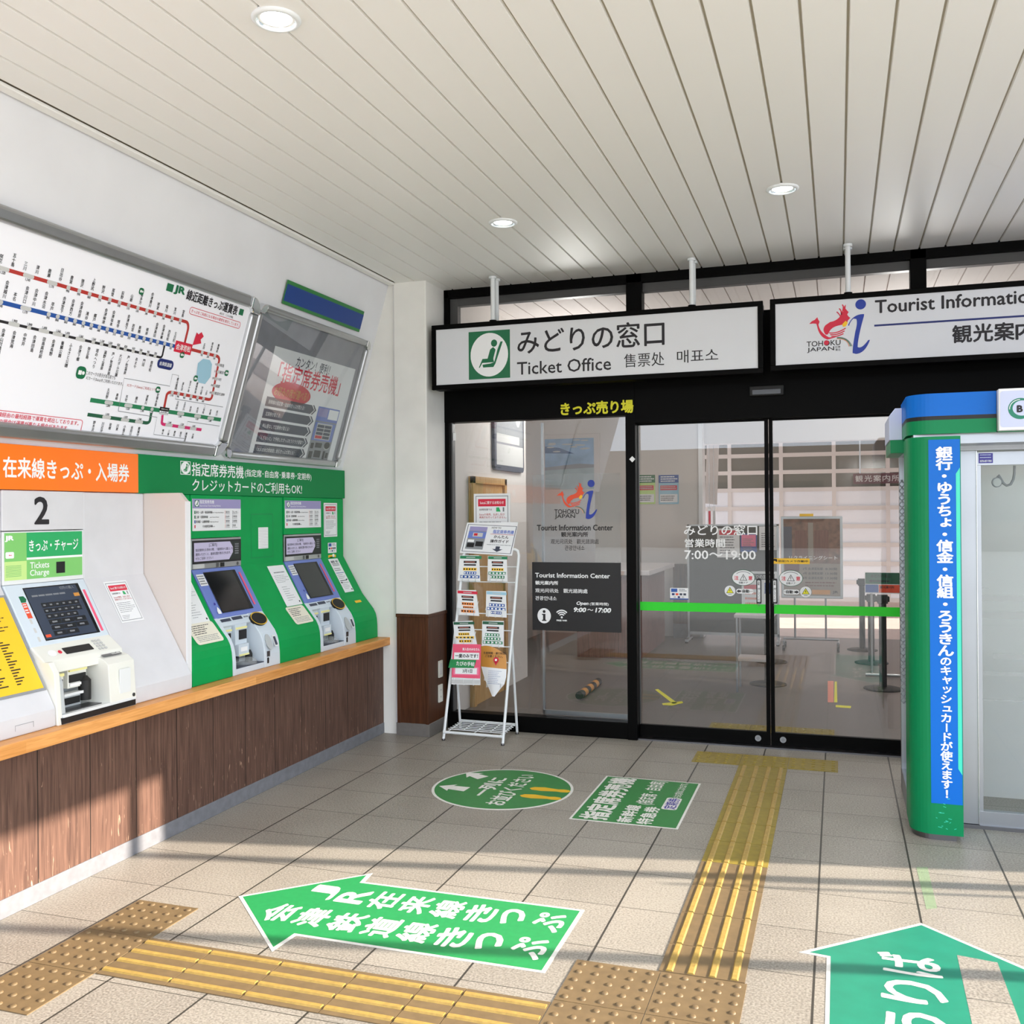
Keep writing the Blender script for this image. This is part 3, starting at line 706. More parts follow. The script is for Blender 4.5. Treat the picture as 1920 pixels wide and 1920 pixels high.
a, b = cp(-1500, 1610), cp(588, 1690); va = cp(588, 1690)[1]; r = (-3.3, va-.036, b[0], va+.034)
g.ring(BD, rrect(r, .016), .003, .0014, 'crimson')
k = cp(565, 1668)[0]
g.th(BD, '運賃表は在来線経由の最短経路で運賃を掲出しております。', k, va+.004, .0205, .0014, 'crimson', .006, 1)
g.th(BD, '新幹線をご利用の場合は運賃が異なる場合があります。', cp(495, 1690)[0], va-.026, .0205, .0014, 'crimson', .006, 1)
g.build('fare_map', t)

_f = BULK.off(.042); PCR = (FB[2]+.012, (_f.px(640, 879)[1]+_f.px(440, 859)[1])/2, (_f.px(694, 645)[0]+_f.px(640, 875)[0])/2, (_f.px(500, 568)[1]+_f.px(690, 640)[1])/2)
print('PCR', PCR)
t = thing('poster_case', BULK.w(-.1, PCR[1], .02), 'clear fronted aluminium poster case on the leaning wall', 'poster case')
mb = MB(); mb.rect(BULK, (PCR[0]+.03, PCR[1]+.03, PCR[2]-.03, PCR[3]-.03), .012, 'photo_grey', .01); mb.build('backboard', t)
frame_case(t, BULK, PCR, .045, .042, .06)
mb = MB(); mb.rect(BULK, (PCR[0]+.04, PCR[1]+.04, PCR[2]-.04, PCR[3]-.04), .034, 'case_glass', .003); mb.build('cover', t)
F = BULK.off(.0135); P = (-.625, .045, .43, .755)
g = MB(); g.rect(F, P, 0, 'paper', .0012)
fp = lambda a, b: (P[0]+(P[2]-P[0])*a, P[1]+(P[3]-P[1])*b)
def fr(a0, b0, a1, b1): return (*fp(a0, b0), *fp(a1, b1))
# positions measured on the poster from the photograph
def q2(x, y): return F.px(400+x/5.333, 500+y/5.333)
def qr(x0, y0, x1, y1, h): a = q2(x0, y0); b = q2(x1, y1); return a[0], b[0], (a[1]+b[1])/2
u0, u1, vm = qr(830, 950, 1165, 1035, 0); g.text(F, 'カンタン！便利！', (u0, vm-.035, u1, vm+.035), .0006, 'dark_slate', .01)
u0, u1, vm = qr(655, 1040, 1265, 1215, 0); g.text(F, '「指定席券売機」', (u0, vm-.068, u1, vm+.068), .0006, 'crimson', .012)
c = q2(785, 1272); g.ell(F, c, .235, .072, .0006, 'red', 40); g.text(F, 'お好みの席が選べる！', (c[0]-.205, c[1]-.032, c[0]+.205, c[1]+.032), .0012, 'amber', .02)
bars = ((1330, '新幹線の指定席・自由席きっぷが買える！'), (1425, '定期券が買える！'), (1525, '申込書なしで定期券が買える！'), (1622, '「えきねっと」で予約したきっぷをラクラク受取り！'), (1718, '「大人の休日倶楽部」割引きっぷが買える！'))
for i, (y, s_) in enumerate(bars):
    v1 = .437-.078*i; u0 = -.58; u1 = -.03
    g.poly(F, [(u0, v1-.062), (u1, v1-.062), (u1+.04, v1-.031), (u1, v1), (u0, v1)], .0006, 'dark_slate')
    g.poly(F, [(u1+.012, v1-.064), (u1+.03, v1-.064), (u1+.07, v1-.031), (u1+.03, v1+.002), (u1+.012, v1+.002), (u1+.05, v1-.031)], .0006, 'dark_slate')
    g.th(F, s_, u0+.03, v1-.045, .026, .0012, 'white', .004, 0, .8)
g.lines(F, (-.57, .062, -.02, .118), 4, .0006, 'grey_ink', .4, .1, 3)
MR = (.06, .06, .36, .44)
g.rect(F, MR, .0006, 'mid_grey'); g.rect(F, (MR[0], .34, MR[2], .44), .001, 'lavender_blue')
g.rect(F, (.075, .37, .2, .43), .0014, 'lavender'); g.rect(F, (.215, .36, .35, .43), .0014, 'white'); g.rect(F, (.07, .2, .35, .33), .001, 'lavender_blue')
g.rect(F, (.1, .21, .31, .325), .0014, 'pale_grey')
for a in range(2):
    for b in range(4): g.rect(F, (.108+.1*a, .216+.026*b, .2+.1*a, .236+.026*b), .0018, 'dark_slate' if (a, b) != (0, 0) else 'red')
for (a, b, c, d_) in ((.08, .07, .13, .12), (.15, .08, .24, .13), (.08, .14, .12, .18), (.14, .15, .23, .185), (.27, .07, .3, .13), (.31, .08, .345, .12)): g.rect(F, (a, b, c, d_), .0012, 'black')
g.ell(F, (.3, .165), .04, .025, .0014, 'pale_grey', 20); g.ell(F, (.3, .172), .04, .025, .0018, 'black', 20)
tag(g.build('ticket_machine_poster'), 'white poster with red oval about the seat machine, inside the aluminium case', 'poster')

t = thing('wall_sign', BULK.w(-.15, 1.017, .01), 'plain dark blue wall plate with green stripes above the poster case', 'sign')
mb = MB(); mb.rect(BULK, (-.652, 1.017, .357, 1.167), .008, 'sticker_green_dull', .008); mb.build('plate', t, .002)
mb = MB(); mb.rect(BULK, (-.652, 1.037, .357, 1.143), .0086, 'deep_blue'); lab(mb.build('blue_panel', t), 'plain dark blue panel')

# ================================================================== FASCIAS
FA = XF(-.700)
ue = FA.px(259.5, 880)[0]
t = thing('fascia_sign', (-.71, (ue-4.6)/2, 1.748), 'orange fascia strip with white lettering over the white ticket machine', 'sign')
mb = MB(); mb.box(-.78, -4.6, 1.748, -.700, ue, 1.953, 'orange_sign'); mb.build('panel', t, .002)
g = MB(); a, b = FA.px(5, 862), FA.px(242, 901)
g.text(FA, '在来線きっぷ・入場券', (a[0], 1.80, b[0], 1.896), .0008, 'white', .02); lab(g.build('lettering', t), 'white Japanese lettering'); g = MB(); g.text(FA, 'JR', (a[0]-.2, 1.803, a[0]-.045, 1.893), .0008, 'white', .03)
lab(g.build('lettering', t), 'white lettering')
t = thing('fascia_sign', (-.71, (ue+.636)/2, 1.748), 'green fascia strip with white lettering over the two reserved seat machines', 'sign')
mb = MB(); mb.box(-.78, ue, 1.746, -.700, .638, 1.955, 'green_sign'); mb.build('panel', t, .002)
g = MB()
f3 = lambda x, y: FA.px(240+x/3.84, 840+y/3.84)
a, b = f3(376, 92), f3(450, 205); seat_icon(g, FA, (a[0], 1.858, b[0], 1.935), .0008, 'green_sign', 'white', 'white')
a, b = f3(458, 110), f3(832, 220); g.text(FA, '指定席券売機', (a[0], 1.853, b[0], 1.932), .0008, 'white', .012)
a, b = f3(840, 170), f3(1320, 245); g.text(FA, '(指定席･自由席･乗車券･定期券)', (a[0], 1.86, b[0], 1.915), .0008, 'white', .01)
a, b = f3(462, 235), f3(1252, 340); g.text(FA, 'クレジットカードのご利用もOK!', (a[0], 1.765, b[0], 1.838), .0008, 'white', .008)
lab(g.build('lettering', t), 'white lettering and seat symbol')

# ================================================================== TICKET MACHINES
def profile(mb, pts, u0, u1, m, xb=-.775):
    p = [(xb, pts[0][1])]+list(pts)+[(xb, pts[-1][1])]
    return mb.prism(Face((0, u0, 0), (1, 0, 0), (0, 0, 1)), p, -(u1-u0), 0, m)
GP = [(-.71, 1.745), (-.71, 1.312), (-.553, 1.037), (-.50, .972), (-.462, .926), (-.443, .89), (-.434, .85), (-.430, .80), (-.429, .7125)]
WP = [(-.71, 1.745), (-.71, 1.315), (-.413, .797), (-.41, .79), (-.41, .7125)]
for u0, u1, lb in ((-1.546, -1.187, 'green surround panel between the white partition and the first seat machine'), (-.703, -.207, 'green surround panel between the two reserved seat machines, with access flap'), (.289, .628, 'green surround panel beside the white return wall')):
    t = thing('machine_surround', (-.6, (u0+u1)/2, .7125), lb, 'panel', 'green panels around the reserved seat machines')
    mb = MB(); profile(mb, GP, u0+.001, u1-.001, 'green_case'); mb.build('casing', t, .004)
    g = MB()
    if u0 == -.703:
        for r in ((-.58, 1.35, -.33, 1.352), (-.58, 1.63, -.33, 1.632), (-.58, 1.35, -.578, 1.632), (-.332, 1.35, -.33, 1.632)): g.rect(MV, r, .0012, 'green_dark')
        g.build('access_flap', t)
        g = MB(); g.rect(MV, (-.5, 1.408, -.388, 1.545), .0016, 'white', .001)
        for k in range(13): g.rect(MV, (-.495, 1.413+k*.0103, -.393, 1.4145+k*.0103), .002, 'mid_grey')
        lab(g.build('speaker_grille', t), 'white slotted speaker grille')
for u0, u1, lb in ((-4.6, -2.512, 'white surround panel left of the white ticket machine'), (-2.018, -1.578, 'plain white surround panel right of the white ticket machine')):
    t = thing('machine_surround', (-.6, (u0+u1)/2, .7125), lb, 'panel', 'white panels around the ticket machine')
    mb = MB(); profile(mb, WP, u0+.001, u1-.001, 'casing_white'); mb.build('casing', t, .006)
    if u0 < -4:
        g = MB(); F = XF(-.41)
        r = F.rect((28, 1372), (63, 1352)); 
        for q in ((r[0], r[1], r[0]+.002, r[3]), (r[2]-.002, r[1], r[2], r[3]), (r[0], r[3]-.002, r[2], r[3])): g.rect(F, q, .001, 'mid_grey')
        g.build('small_flap', t)
mb = MB(); mb.prism(Face((0, -1.577, 0), (1, 0, 0), (0, 0, 1)), [(-.77, .7125), (-.442, .7125), (-.442, 1.70), (-.485, 1.746), (-.77, 1.746)], -.03, 0, 'partition_beige')
t = mb.build('privacy_partition', None, .003); tag(t, 'beige upright privacy partition between white and green machines', 'partition')
mb = MB(); mb.box(-.446, -1.579, .7125, -.436, -1.545, 1.70, 'white_gloss'); lab(mb.build('edge_trim', t), 'white edge trim')

# --- white ticket machine (number 2)
UA0, UA1 = -2.511, -2.019
t = thing('ticket_machine', (-.6, -2.265, .7125), 'white ticket machine numbered 2 with green headboard and dark touch screen', 'ticket machine')
mb = MB(); profile(mb, [(-.706, 1.745), (-.706, 1.562)], UA0, UA1, 'casing_white'); np_ = mb.build('number_panel', t, .003)
g = MB(); F = XF(-.706); r = F.rect((63.5, 931), (92, 983)); g.text(F, '2', r, .001, 'ink', .02); lab(g.build('numeral', np_), 'large black numeral two')
hb = MB(); profile(hb, [(-.706, 1.558), (-.706, 1.318)], UA0+.002, UA1-.002, 'machine_white'); hb = hb.build('headboard', t, .003)
g = MB(); F = XF(-.7058); HB = (-2.50, 1.338, -2.032, 1.552)
us = F.px(49.5, 1010)[0]; vmid = 1.435
g.rect(F, (HB[0], vmid-.012, us, HB[3]), .0008, 'light_green'); g.rect(F, (HB[0], HB[1], us, vmid-.012), .0008, 'pale_green')
g.rect(F, (us, vmid+.002, HB[2], HB[3]), .0008, 'mid_green'); g.rect(F, (us, vmid-.008, HB[2], vmid+.002), .0009, 'white'); g.rect(F, (us, HB[1], HB[2], vmid-.008), .0008, 'light_green')
c3 = lambda x, y: F.px(x/5.333, 820+y/5.333)
a, b = c3(45, 985), c3(135, 1045); g.text(F, 'JR', (a[0], b[1], b[0], a[1]), .0014, 'white', .06)
a, b = c3(288, 1020), c3(780, 1115); g.text(F, 'きっぷ・チャージ', (a[0], b[1]-.004, b[0], a[1]-.004), .0014, 'white', .014)
a, b = c3(298, 1250), c3(490, 1300); g.text(F, 'Tickets', (a[0], b[1], b[0], a[1]), .0014, 'white', .01)
a, b = c3(298, 1320), c3(490, 1382); g.text(F, 'Charge', (a[0], b[1]-.003, b[0], a[1]-.003), .0014, 'white', .01)
a, b = c3(52, 1150), c3(138, 1210); g.rr(F, (a[0], b[1], b[0], a[1]), .006, .0014, 'white'); g.text(F, 'ic', (a[0]+.018, b[1]+.012, b[0]-.012, a[1]-.012), .002, 'crimson', .05)
a, b = c3(560, 1245), c3(648, 1352); g.rect(F, (a[0], b[1], b[0], a[1]), .0016, 'black')
a, b = c3(55, 1292), c3(212, 1385)
for i in range(8): g.rect(F, (a[0], b[1]+(a[1]-b[1])*i/7-.0008, b[0], b[1]+(a[1]-b[1])*i/7+.0008), .0014, 'mid_green')
lab(g.build('header_graphics', hb), 'green panels with white lettering')
# sloping screen panel
mb = MB(); profile(mb, [(-.706, 1.317), (-.552, 1.047), (-.56, 1.03), (-.70, 1.03)], UA0+.004, UA1-.004, 'machine_blue_grey'); sp = mb.build('screen_panel', t, .004)
F = MS.off(.0035)
g = MB(); a = (-2.411, -.291, -2.072, -.02)
g.rect(F, a, .001, 'screen_black'); g.rect(F, (a[0]+.006, a[1]+.006, a[2]-.02, a[3]-.006), .0016, 'screen_navy')
g.th(F, '切符の購入', -2.2, -.046, .016, .002, 'grey_ink', .01, 0); g.rect(F, (-2.13, -.088, -2.095, -.07), .002, 'amber'); g.lines(F, (-2.38, -.075, -2.15, -.058), 1, .002, 'grey_ink', .5, .2, 5)
n_ = 0
for row, (cols, wd) in enumerate(((6, .036), (6, .036), (5, .036), (3, .074), (3, .074), (2, .074))):
    for c_ in range(cols):
        u = -2.348+c_*(wd+.003)+row*.0; v = -.105-row*.029
        g.rect(F, (u, v-.024, u+wd, v), .0022, 'key_dark'); g.rect(F, (u+wd*.25, v-.016, u+wd*.65, v-.008), .0026, 'grey_ink')
g.rect(F, (-2.4, -.276, -2.37, -.262), .0022, 'vermilion')
lab(g.build('touch_screen', sp), 'dark touch screen with rows of fare keys')
g = MB(); g.rect(F, (-2.062, -.285, -2.046, -.058), .0012, 'hot_pink'); lab(g.build('pink_strip', sp), 'narrow pink warning strip')
g = MB()
g.poly(F, [(-2.452, -.092), (-2.425, -.092), (-2.415, -.076), (-2.425, -.06), (-2.452, -.06)], .001, 'green_dark'); g.rect(F, (-2.452, -.172, -2.425, -.094), .001, 'vermilion')
g.lines(F, (-2.449, -.12, -2.43, -.098), 2, .0014, 'white', .5, .1, 1); g.lines(F, (-2.449, -.15, -2.43, -.125), 2, .0014, 'white', .5, .1, 2)
lab(g.build('sticker', sp), 'green and red arrow stickers')
for v in (-.2, -.245, -.29): g = MB(); g.rect(F, (-2.45, v, -2.437, v+.024), .001, 'pale_grey'); g.build('sticker', sp)
# keypad shelf
SH = Face((-.552, 0, 1.047), (0, 1, 0), (-.075, 0, .06))
mb = MB(); profile(mb, [(-.552, 1.047), (-.475, .985), (-.468, .93), (-.70, .93)], UA0+.004, UA1-.004, 'machine_cream', -.70); ks = mb.build('keypad_shelf', t, .005)
g = MB(); g.rr(SH, (-2.36, -.075, -2.19, -.035), .004, .002, 'black', .001); g.ell(SH, (-2.43, -.055), .022, .018, .004, 'white', 20, .003); g.ell(SH, (-2.385, -.055), .01, .01, .003, 'crimson', 12, .002)
g.build('card_slot', ks)
g = MB()
for i in range(3):
    for j in range(4): g.rr(SH, (-2.165+.02*i, -.085+.018*j, -2.151+.02*i, -.073+.018*j), .003, .004, 'pale_grey', .003, 2)
g.build('keypad', ks)
# cash opening
mb = MB()
profile(mb, [(-.45, .985), (-.42, .94), (-.405, .74), (-.40, .7125)], UA0, UA0+.03, 'machine_cream', -.70)
profile(mb, [(-.44, .93), (-.42, .90), (-.405, .76), (-.41, .755)], UA0+.03, UA0+.05, 'machine_grey', -.62)
mb.box(-.62, UA0+.03, .7125, -.398, UA1, .755, 'machine_white'); mb.box(-.64, UA0+.03, .75, -.575, -2.19, .93, 'machine_grey')
bd = mb.build('cash_bay', t, .003)
g = MB(); g.box(-.60, UA0+.02, .715, -.3965, UA1-.006, .742, 'black'); lab(g.build('bumper_strip', t), 'black bumper strip')
g = MB()
for u0, u1, z0 in ((-2.455, -2.375, .85), (-2.35, -2.235, .862)):
    g.box(-.60, u0, z0-.02, -.50, u1, z0+.07, 'machine_cream'); g.box(-.51, u0+.008, z0+.005, -.494, u1-.008, z0+.04, 'black'); g.box(-.52, u0+.004, z0+.055, -.49, u1-.004, z0+.068, 'pale_yellow')
    g.box(-.50, u0+.01, z0-.012, -.494, u1-.01, z0, 'white')
lab(g.build('bill_slots', bd), 'cream slot blocks with black mouths')
g = MB(); g.box(-.59, -2.45, .76, -.51, -2.40, .815, 'machine_grey'); g.box(-.58, -2.38, .76, -.50, -2.27, .815, 'machine_grey'); g.box(-.505, -2.372, .77, -.496, -2.278, .80, 'black'); g.box(-.53, -2.385, .81, -.485, -2.268, .822, 'white_gloss'); g.box(-.53, -2.455, .81, -.49, -2.395, .822, 'white_gloss'); g.box(-.512, -2.445, .768, -.505, -2.405, .795, 'black')
g.box(-.50, -2.46, .754, -.425, -2.22, .759, 'steel_dark'); g.build('coin_outlet', bd)
g = MB(); g.tube([(-.50, -2.245, .775), (-.50, -2.245, .865)], .028, 'black_rubber', 16); g.tube([(-.50, -2.245, .865), (-.50, -2.245, .885)], [.028, .012], 'black_rubber', 16); lab(g.build('black_post', bd), 'black rounded post')
mb = MB(); profile(mb, [(-.505, .975), (-.445, .955), (-.412, .93), (-.399, .745), (-.398, .742)], -2.192, UA1+.002, 'machine_cream', -.62)
cb = mb.build('card_block', t, .006)
g = MB(); F2 = XF(-.4035); g.rr(F2, (-2.128, .785, -2.055, .90), .006, .004, 'machine_white', .004); g.ell(F2, (-2.035, .765), .009, .009, .006, 'steel_dark', 16, .004); g.build('flap_and_lock', cb)
TP = Face((-.50, 0, .976), (0, 1, 0), (-.06, 0, .02))
g = MB(); g.poly(TP, [(-2.175, -.05), (-2.05, -.05), (-2.04, .01), (-2.16, .01)], .004, 'steel_dark'); g.rect(TP, (-2.11, -.045, -2.055, .0), .005, 'pale_grey'); g.ring(TP, [(-2.085+.018*math.cos(a*.5), -.022+.014*math.sin(a*.5)) for a in range(12)], .003, .0055, 'black'); g.build('card_reader', cb)

# --- two reserved seat machines
def seat_machine(U, lb, n):
    W = .492
    t = thing('reserved_seat_machine', (-.6, U+W/2, .7125), lb, 'ticket machine', 'reserved seat machines in the green wall')
    FV = XF(-.704)
    mb = MB(); profile(mb, [(-.704, 1.745), (-.704, 1.492)], U+.001, U+W-.001, 'green_case'); mb.build('header_panel', t, .002)
    b = MB(); b.rr(FV, (U+.012, 1.535, U+W-.006, 1.722), .002, .003, 'paper', .003); ib = b.build('information_plate', t)
    g = MB(); R = (U+.012, 1.535, U+W-.006, 1.722)
    g.rect(FV, (R[0], 1.666, R[2], R[3]), .0034, 'lavender')
    seat_icon(g, FV, (R[0]+.02, 1.676, R[0]+.058, 1.714), .0038, 'green_dark', 'white')
    g.th(FV, '指定席券売機', R[0]+.066, 1.694, .02, .004, 'white', .01); g.th(FV, 'Reserved Seat Ticket Vending Machine', R[0]+.066, 1.676, .0125, .004, 'white', .003, 0, .9)
    for i, (ja, en, k) in enumerate((('東北・山形・秋田新幹線', 'Tohoku･Yamagata･Akita Shinkansen', 'green_dark'), ('上越・北陸新幹線', 'Joetsu･Hokuriku Shinkansen', 'green_dark'), ('東海道・山陽新幹線', 'Tokaido･Sanyo Shinkansen', 'blue_line'), ('その他特急列車', 'Limited Express', 'crimson'))):
        v = 1.638-i*.0275
        g.rect(FV, (R[0]+.016, v-.004, R[0]+.026, v+.014), .0038, k); g.th(FV, ja, R[0]+.03+(.06 if i == 3 else 0), v-.002, .0145, .004, 'ink', .006, 0, .85); g.th(FV, en, R[0]+.16+(.02 if i == 0 else 0), v, .0085, .004, 'ink', 0, 0, .8)
    for i, (a_, b_) in enumerate((('指定席', '払い戻し'), ('自由席', '領収書'), ('乗車券', '証明書'), ('定期券', '変更'))):
        v = 1.638-i*.0275
        for k_, (s_, uu, cc) in enumerate(((a_, .318, 'salmon'), (b_, .395, 'dark_slate'))):
            g.rect(FV, (R[0]+uu-.008, v-.008, R[0]+uu-.005, v+.016), .0038, cc); g.th(FV, s_, R[0]+uu, v, .0135, .004, 'ink', .004, 0, .85); g.rect(FV, (R[0]+uu, v-.006, R[0]+uu+.04, v-.004), .004, 'grey_ink')
    lab(g.build('plate_print', ib), 'lilac header and small black print')
    mb = MB(); profile(mb, [(-.703, 1.49), (-.703, 1.312)], U+.003, U+W-.003, 'alu'); ds = mb.build('display_strip', t, .002)
    g = MB(); F = XF(-.7028); g.rect(F, (U+.01, 1.343, U+W-.006, 1.478), .002, 'black', .002); g.build('display_bezel', ds)
    g = MB(); g.rect(F, (U+.022, 1.357, U+W-.02, 1.466), .0026, 'board_dark'); g.poly(F, [(U+.022, 1.357), (U+.36, 1.357), (U+.40, 1.40), (U+.40, 1.43), (U+.37, 1.466), (U+.022, 1.466)], .003, 'display_lilac')
    g.th(F, '[ご案内]', U+.2, 1.441, .019, .0036, 'ink', .006, .5); g.th(F, '指定席券をお求めの際、「座席表から選ぶ」を', U+.035, 1.415, .0155, .0036, 'ink', .006, 0, .98); g.th(F, '選択いただくと、座席位置が表示されます。', U+.035, 1.39, .0155, .0036, 'ink', .006); g.th(F, 'ぜひご活用ください！', U+.035, 1.366, .0155, .0036, 'ink', .006)
    g.lines(F, (U+.42, 1.385, U+W-.03, 1.455), 5, .003, 'grey_ink', .6, .1, 8)
    lab(g.build('upper_display', ds), 'wide lilac information display')
    for nm_, q_, m_ in (('blank_plate', (U+.012, 1.316, U+.12, 1.341), 'pale_grey'), ('proximity_sensor', (U+.235, 1.316, U+.26, 1.341), 'steel_dark'), ('camera_window', (U+.275, 1.316, U+.315, 1.341), 'black')): g = MB(); g.rect(F, q_, .0012, m_); g.build(nm_, ds)
    g = MB(); g.ell(F, (U+.45, 1.328), .011, .011, .0016, 'steel_dark', 16); g.build('lock', ds)
    mb = MB(); profile(mb, [(-.704, 1.311), (-.549, 1.037), (-.56, 1.02), (-.70, 1.02)], U+.006, U+W-.004, 'lavender_blue'); sp = mb.build('screen_panel', t, .004)
    F = MS.off(.0055)
    g = MB(); g.rect(F, (U+.09, -.298, U+.402, -.03), .001, 'black'); g.rect(F, (U+.096, -.292, U+.372, -.036), .0016, 'screen_black'); lab(g.build('touch_screen', sp), 'blank black touch screen')
    g = MB(); g.rect(F, (U+.425, -.275, U+.442, -.05), .001, 'hot_pink'); lab(g.build('pink_strip', sp), 'narrow pink warning strip')
    g = MB(); g.rect(F, (U+.015, -.115, U+.084, -.04), .001, 'paper'); g.lines(F, (U+.02, -.11, U+.08, -.045), 4, .0014, 'grey_ink', .5, .2, 4); g.build('sticker', sp)
    g = MB(); g.ell(F, (U+.058, -.235), .008, .008, .001, 'purple', 12); lab(g.build('lamp', sp), 'small purple lamp')
    g = MB(); g.poly(F, [(U+.05, -.3), (U+.08, -.3), (U+.082, -.28), (U+.066, -.255), (U+.05, -.28)], .001, 'white'); lab(g.build('sticker', sp), 'white drop shaped sticker')
    # cash module
    B = [(-.551, 1.035), (-.50, .972), (-.463, .924), (-.444, .885), (-.434, .85), (-.428, .79), (-.427, .7125)]
    mb = MB()
    profile(mb, B, U+.32, U+W-.004, 'machine_blue_grey', -.68); profile(mb, B, U+.004, U+.034, 'machine_blue_grey', -.68)
    profile(mb, [(-.553, 1.034), (-.515, .988), (-.53, .975), (-.60, .975)], U+.034, U+.32, 'machine_blue_grey', -.68)
    mb.box(-.66, U+.034, .7125, -.43, U+.32, .748, 'machine_blue_grey'); mb.box(-.66, U+.034, .74, -.565, U+.32, 1.0, 'machine_grey')
    cm = mb.build('cash_module', t, .004)
    g = MB(); TL = Face((-.553, 0, 1.034), (0, 1, 0), (-.038, 0, .046))
    g.rect(TL, (U+.045, -.032, U+.14, -.012), .0012, 'dark_slate'); g.rect(TL, (U+.155, -.03, U+.255, -.008), .0012, 'dark_slate'); g.lines(TL, (U+.27, -.03, U+.44, -.012), 1, .0012, 'grey_ink', .5, .2, 3); g.build('label_strips', cm)
    g = MB(); Fq = XF(-.50)
    g.box(-.59, U+.15, .865, -.515, U+.265, .985, 'machine_blue_grey'); g.box(-.6, U+.045, .84, -.53, U+.135, .985, 'machine_blue_grey')
    g.box(-.522, U+.185, .895, -.510, U+.258, .95, 'black'); g.box(-.537, U+.06, .895, -.526, U+.125, .94, 'black'); g.box(-.535, U+.155, .957, -.508, U+.26, .968, 'pale_yellow'); g.box(-.55, U+.05, .952, -.522, U+.13, .962, 'pale_yellow')
    g.box(-.58, U+.16, .80, -.498, U+.262, .868, 'machine_blue_grey'); g.box(-.5, U+.18, .825, -.4965, U+.245, .85, 'white'); g.box(-.51, U+.165, .80, -.494, U+.26, .81, 'pale_yellow')
    g.box(-.57, U+.17, .757, -.555, U+.245, .792, 'black')
    lab(g.build('bill_slots', cm), 'pale slot blocks with black mouths')
    g = MB(); g.tube([(-.515, U+.285, .75), (-.515, U+.285, .80)], .022, 'black_rubber', 14); g.tube([(-.515, U+.285, .80), (-.515, U+.285, .822)], [.022, .012], 'black_rubber', 14); lab(g.build('black_post', cm), 'black rounded post')
    g = MB(); g.lathe((-.505, U+.22, .75), [(.075, 0), (.075, .018), (.06, .032), (.03, .037), (.001, .038)], 'clear_plastic', 24); lab(g.build('tray_cover', cm), 'clear domed tray cover')
    g = MB(); g.box(-.56, U+.036, .7482, -.432, U+.318, .752, 'dark_slate'); lab(g.build('coin_tray', cm), 'dark coin tray')
    # right column: coin funnel, round recess, card slot
    TF = Face((-.553, 0, 1.037), (0, 1, 0), (-.09, 0, .111))
    g = MB(); cu, cv = U+.385, -.055
    P = [(cu+.078*math.cos(a*PI/16), cv+.045*math.sin(a*PI/16)*(1 if a <= 16 else 1.1)) for a in range(32)]
    g.prism(TF, P, -.004, .012, 'black_rubber'); g.ring(TF, P, .006, .0125, 'shoe_yellow'); lab(g.build('coin_funnel', cm), 'black oval coin funnel with yellow rim')
    CF = Face((-.463, 0, .924), (0, 1, 0), (-.0364, 0, .0455))
    CG = Face((-.434, 0, .86), (0, 1, 0), (-.02, 0, .05))
    g = MB(); g.ell(CG, (U+.372, .0), .032, .05, .0035, 'machine_grey', 24, .002); g.rr(CG, (U+.42, -.035, U+.46, .035), .004, .0035, 'machine_white', .002); g.rect(CG, (U+.427, -.028, U+.452, .026), .004, 'dark_slate'); g.build('card_slot', cm)
    g = MB(); F2 = XF(-.427); g.rect(F2, (U+.343, .775, U+.373, .808), .002, 'steel_dark', .002); g.rr(F2, (U+.345, .735, U+.362, .77), .006, .002, 'black', .002); g.build('key_locks', cm)
    return t
seat_machine(-1.189, 'reserved seat machine nearest the white partition, blue screen surround', 0)
seat_machine(-.205, 'reserved seat machine nearest the white return wall, blue screen surround', 1)

# ================================================================== NOTICES ON THE MACHINES
def paper_on(F, r, d, name, label, cat, draw, m='paper', th=.0008, group=None):
    g = MB(); g.rect(F, r, d, m, th)
    draw(g, F, r, d+.0005)
    return tag(g.build(name), label, cat, group)
def card_notice(g, F, r, d):
    """red headed notice about the travel card"""
    W, H = r[2]-r[0], r[3]-r[1]
    P = lambda a, b, c, e: (r[0]+W*a, r[1]+H*b, r[0]+W*c, r[1]+H*e)
    q = P(.05, .04, .95, .96); g.ring(F, [(q[0], q[1]), (q[2], q[1]), (q[2], q[3]), (q[0], q[3])], W*.02, d, 'mid_grey')
    g.rect(F, P(.12, .76, .88, .9), d, 'crimson'); g.text(F, 'Suicaに関するお知らせ', P(.17, .8, .83, .86), d+.0005, 'white', .012)
    g.text(F, '会津若松駅では', P(.15, .68, .5, .72), d, 'ink', .008); g.poly(F, [(r[0]+W*.62, r[1]+H*.66), (r[0]+W*.74, r[1]+H*.66), (r[0]+W*.7, r[1]+H*.74), (r[0]+W*.62, r[1]+H*.74)], d, 'mid_green'); g.rect(F, P(.8, .66, .84, .74), d, 'grey_ink')
    g.text(F, 'Suicaの発売、払戻し及び', P(.15, .585, .85, .63), d, 'red_line', .008); g.text(F, '再発行を行っておりません。', P(.15, .53, .9, .575), d, 'red_line', .008)
    g.lines(F, P(.15, .22, .88, .48), 6, d, 'grey_ink', .25, .4, 11); g.lines(F, P(.15, .07, .55, .17), 3, d, 'grey_ink', .3, .4, 12)
F = MS.off(.002)
a = F.px(193, 1100); b = F.px(290, 1185)
paper_on(F, (-1.905, -.262, -1.74, -.028), .001, 'notice', 'red headed card notice stuck on the plain white surround beside the white partition', 'notice', card_notice, group='red headed card notices')
FV = XF(-.709)
r = FV.rect((606.5, 942), (632, 1015)); paper_on(FV, (r[0], 1.462, r[2], 1.71), .002, 'notice', 'red headed card notice stuck high on the green surround by the return wall', 'notice', card_notice, group='red headed card notices')
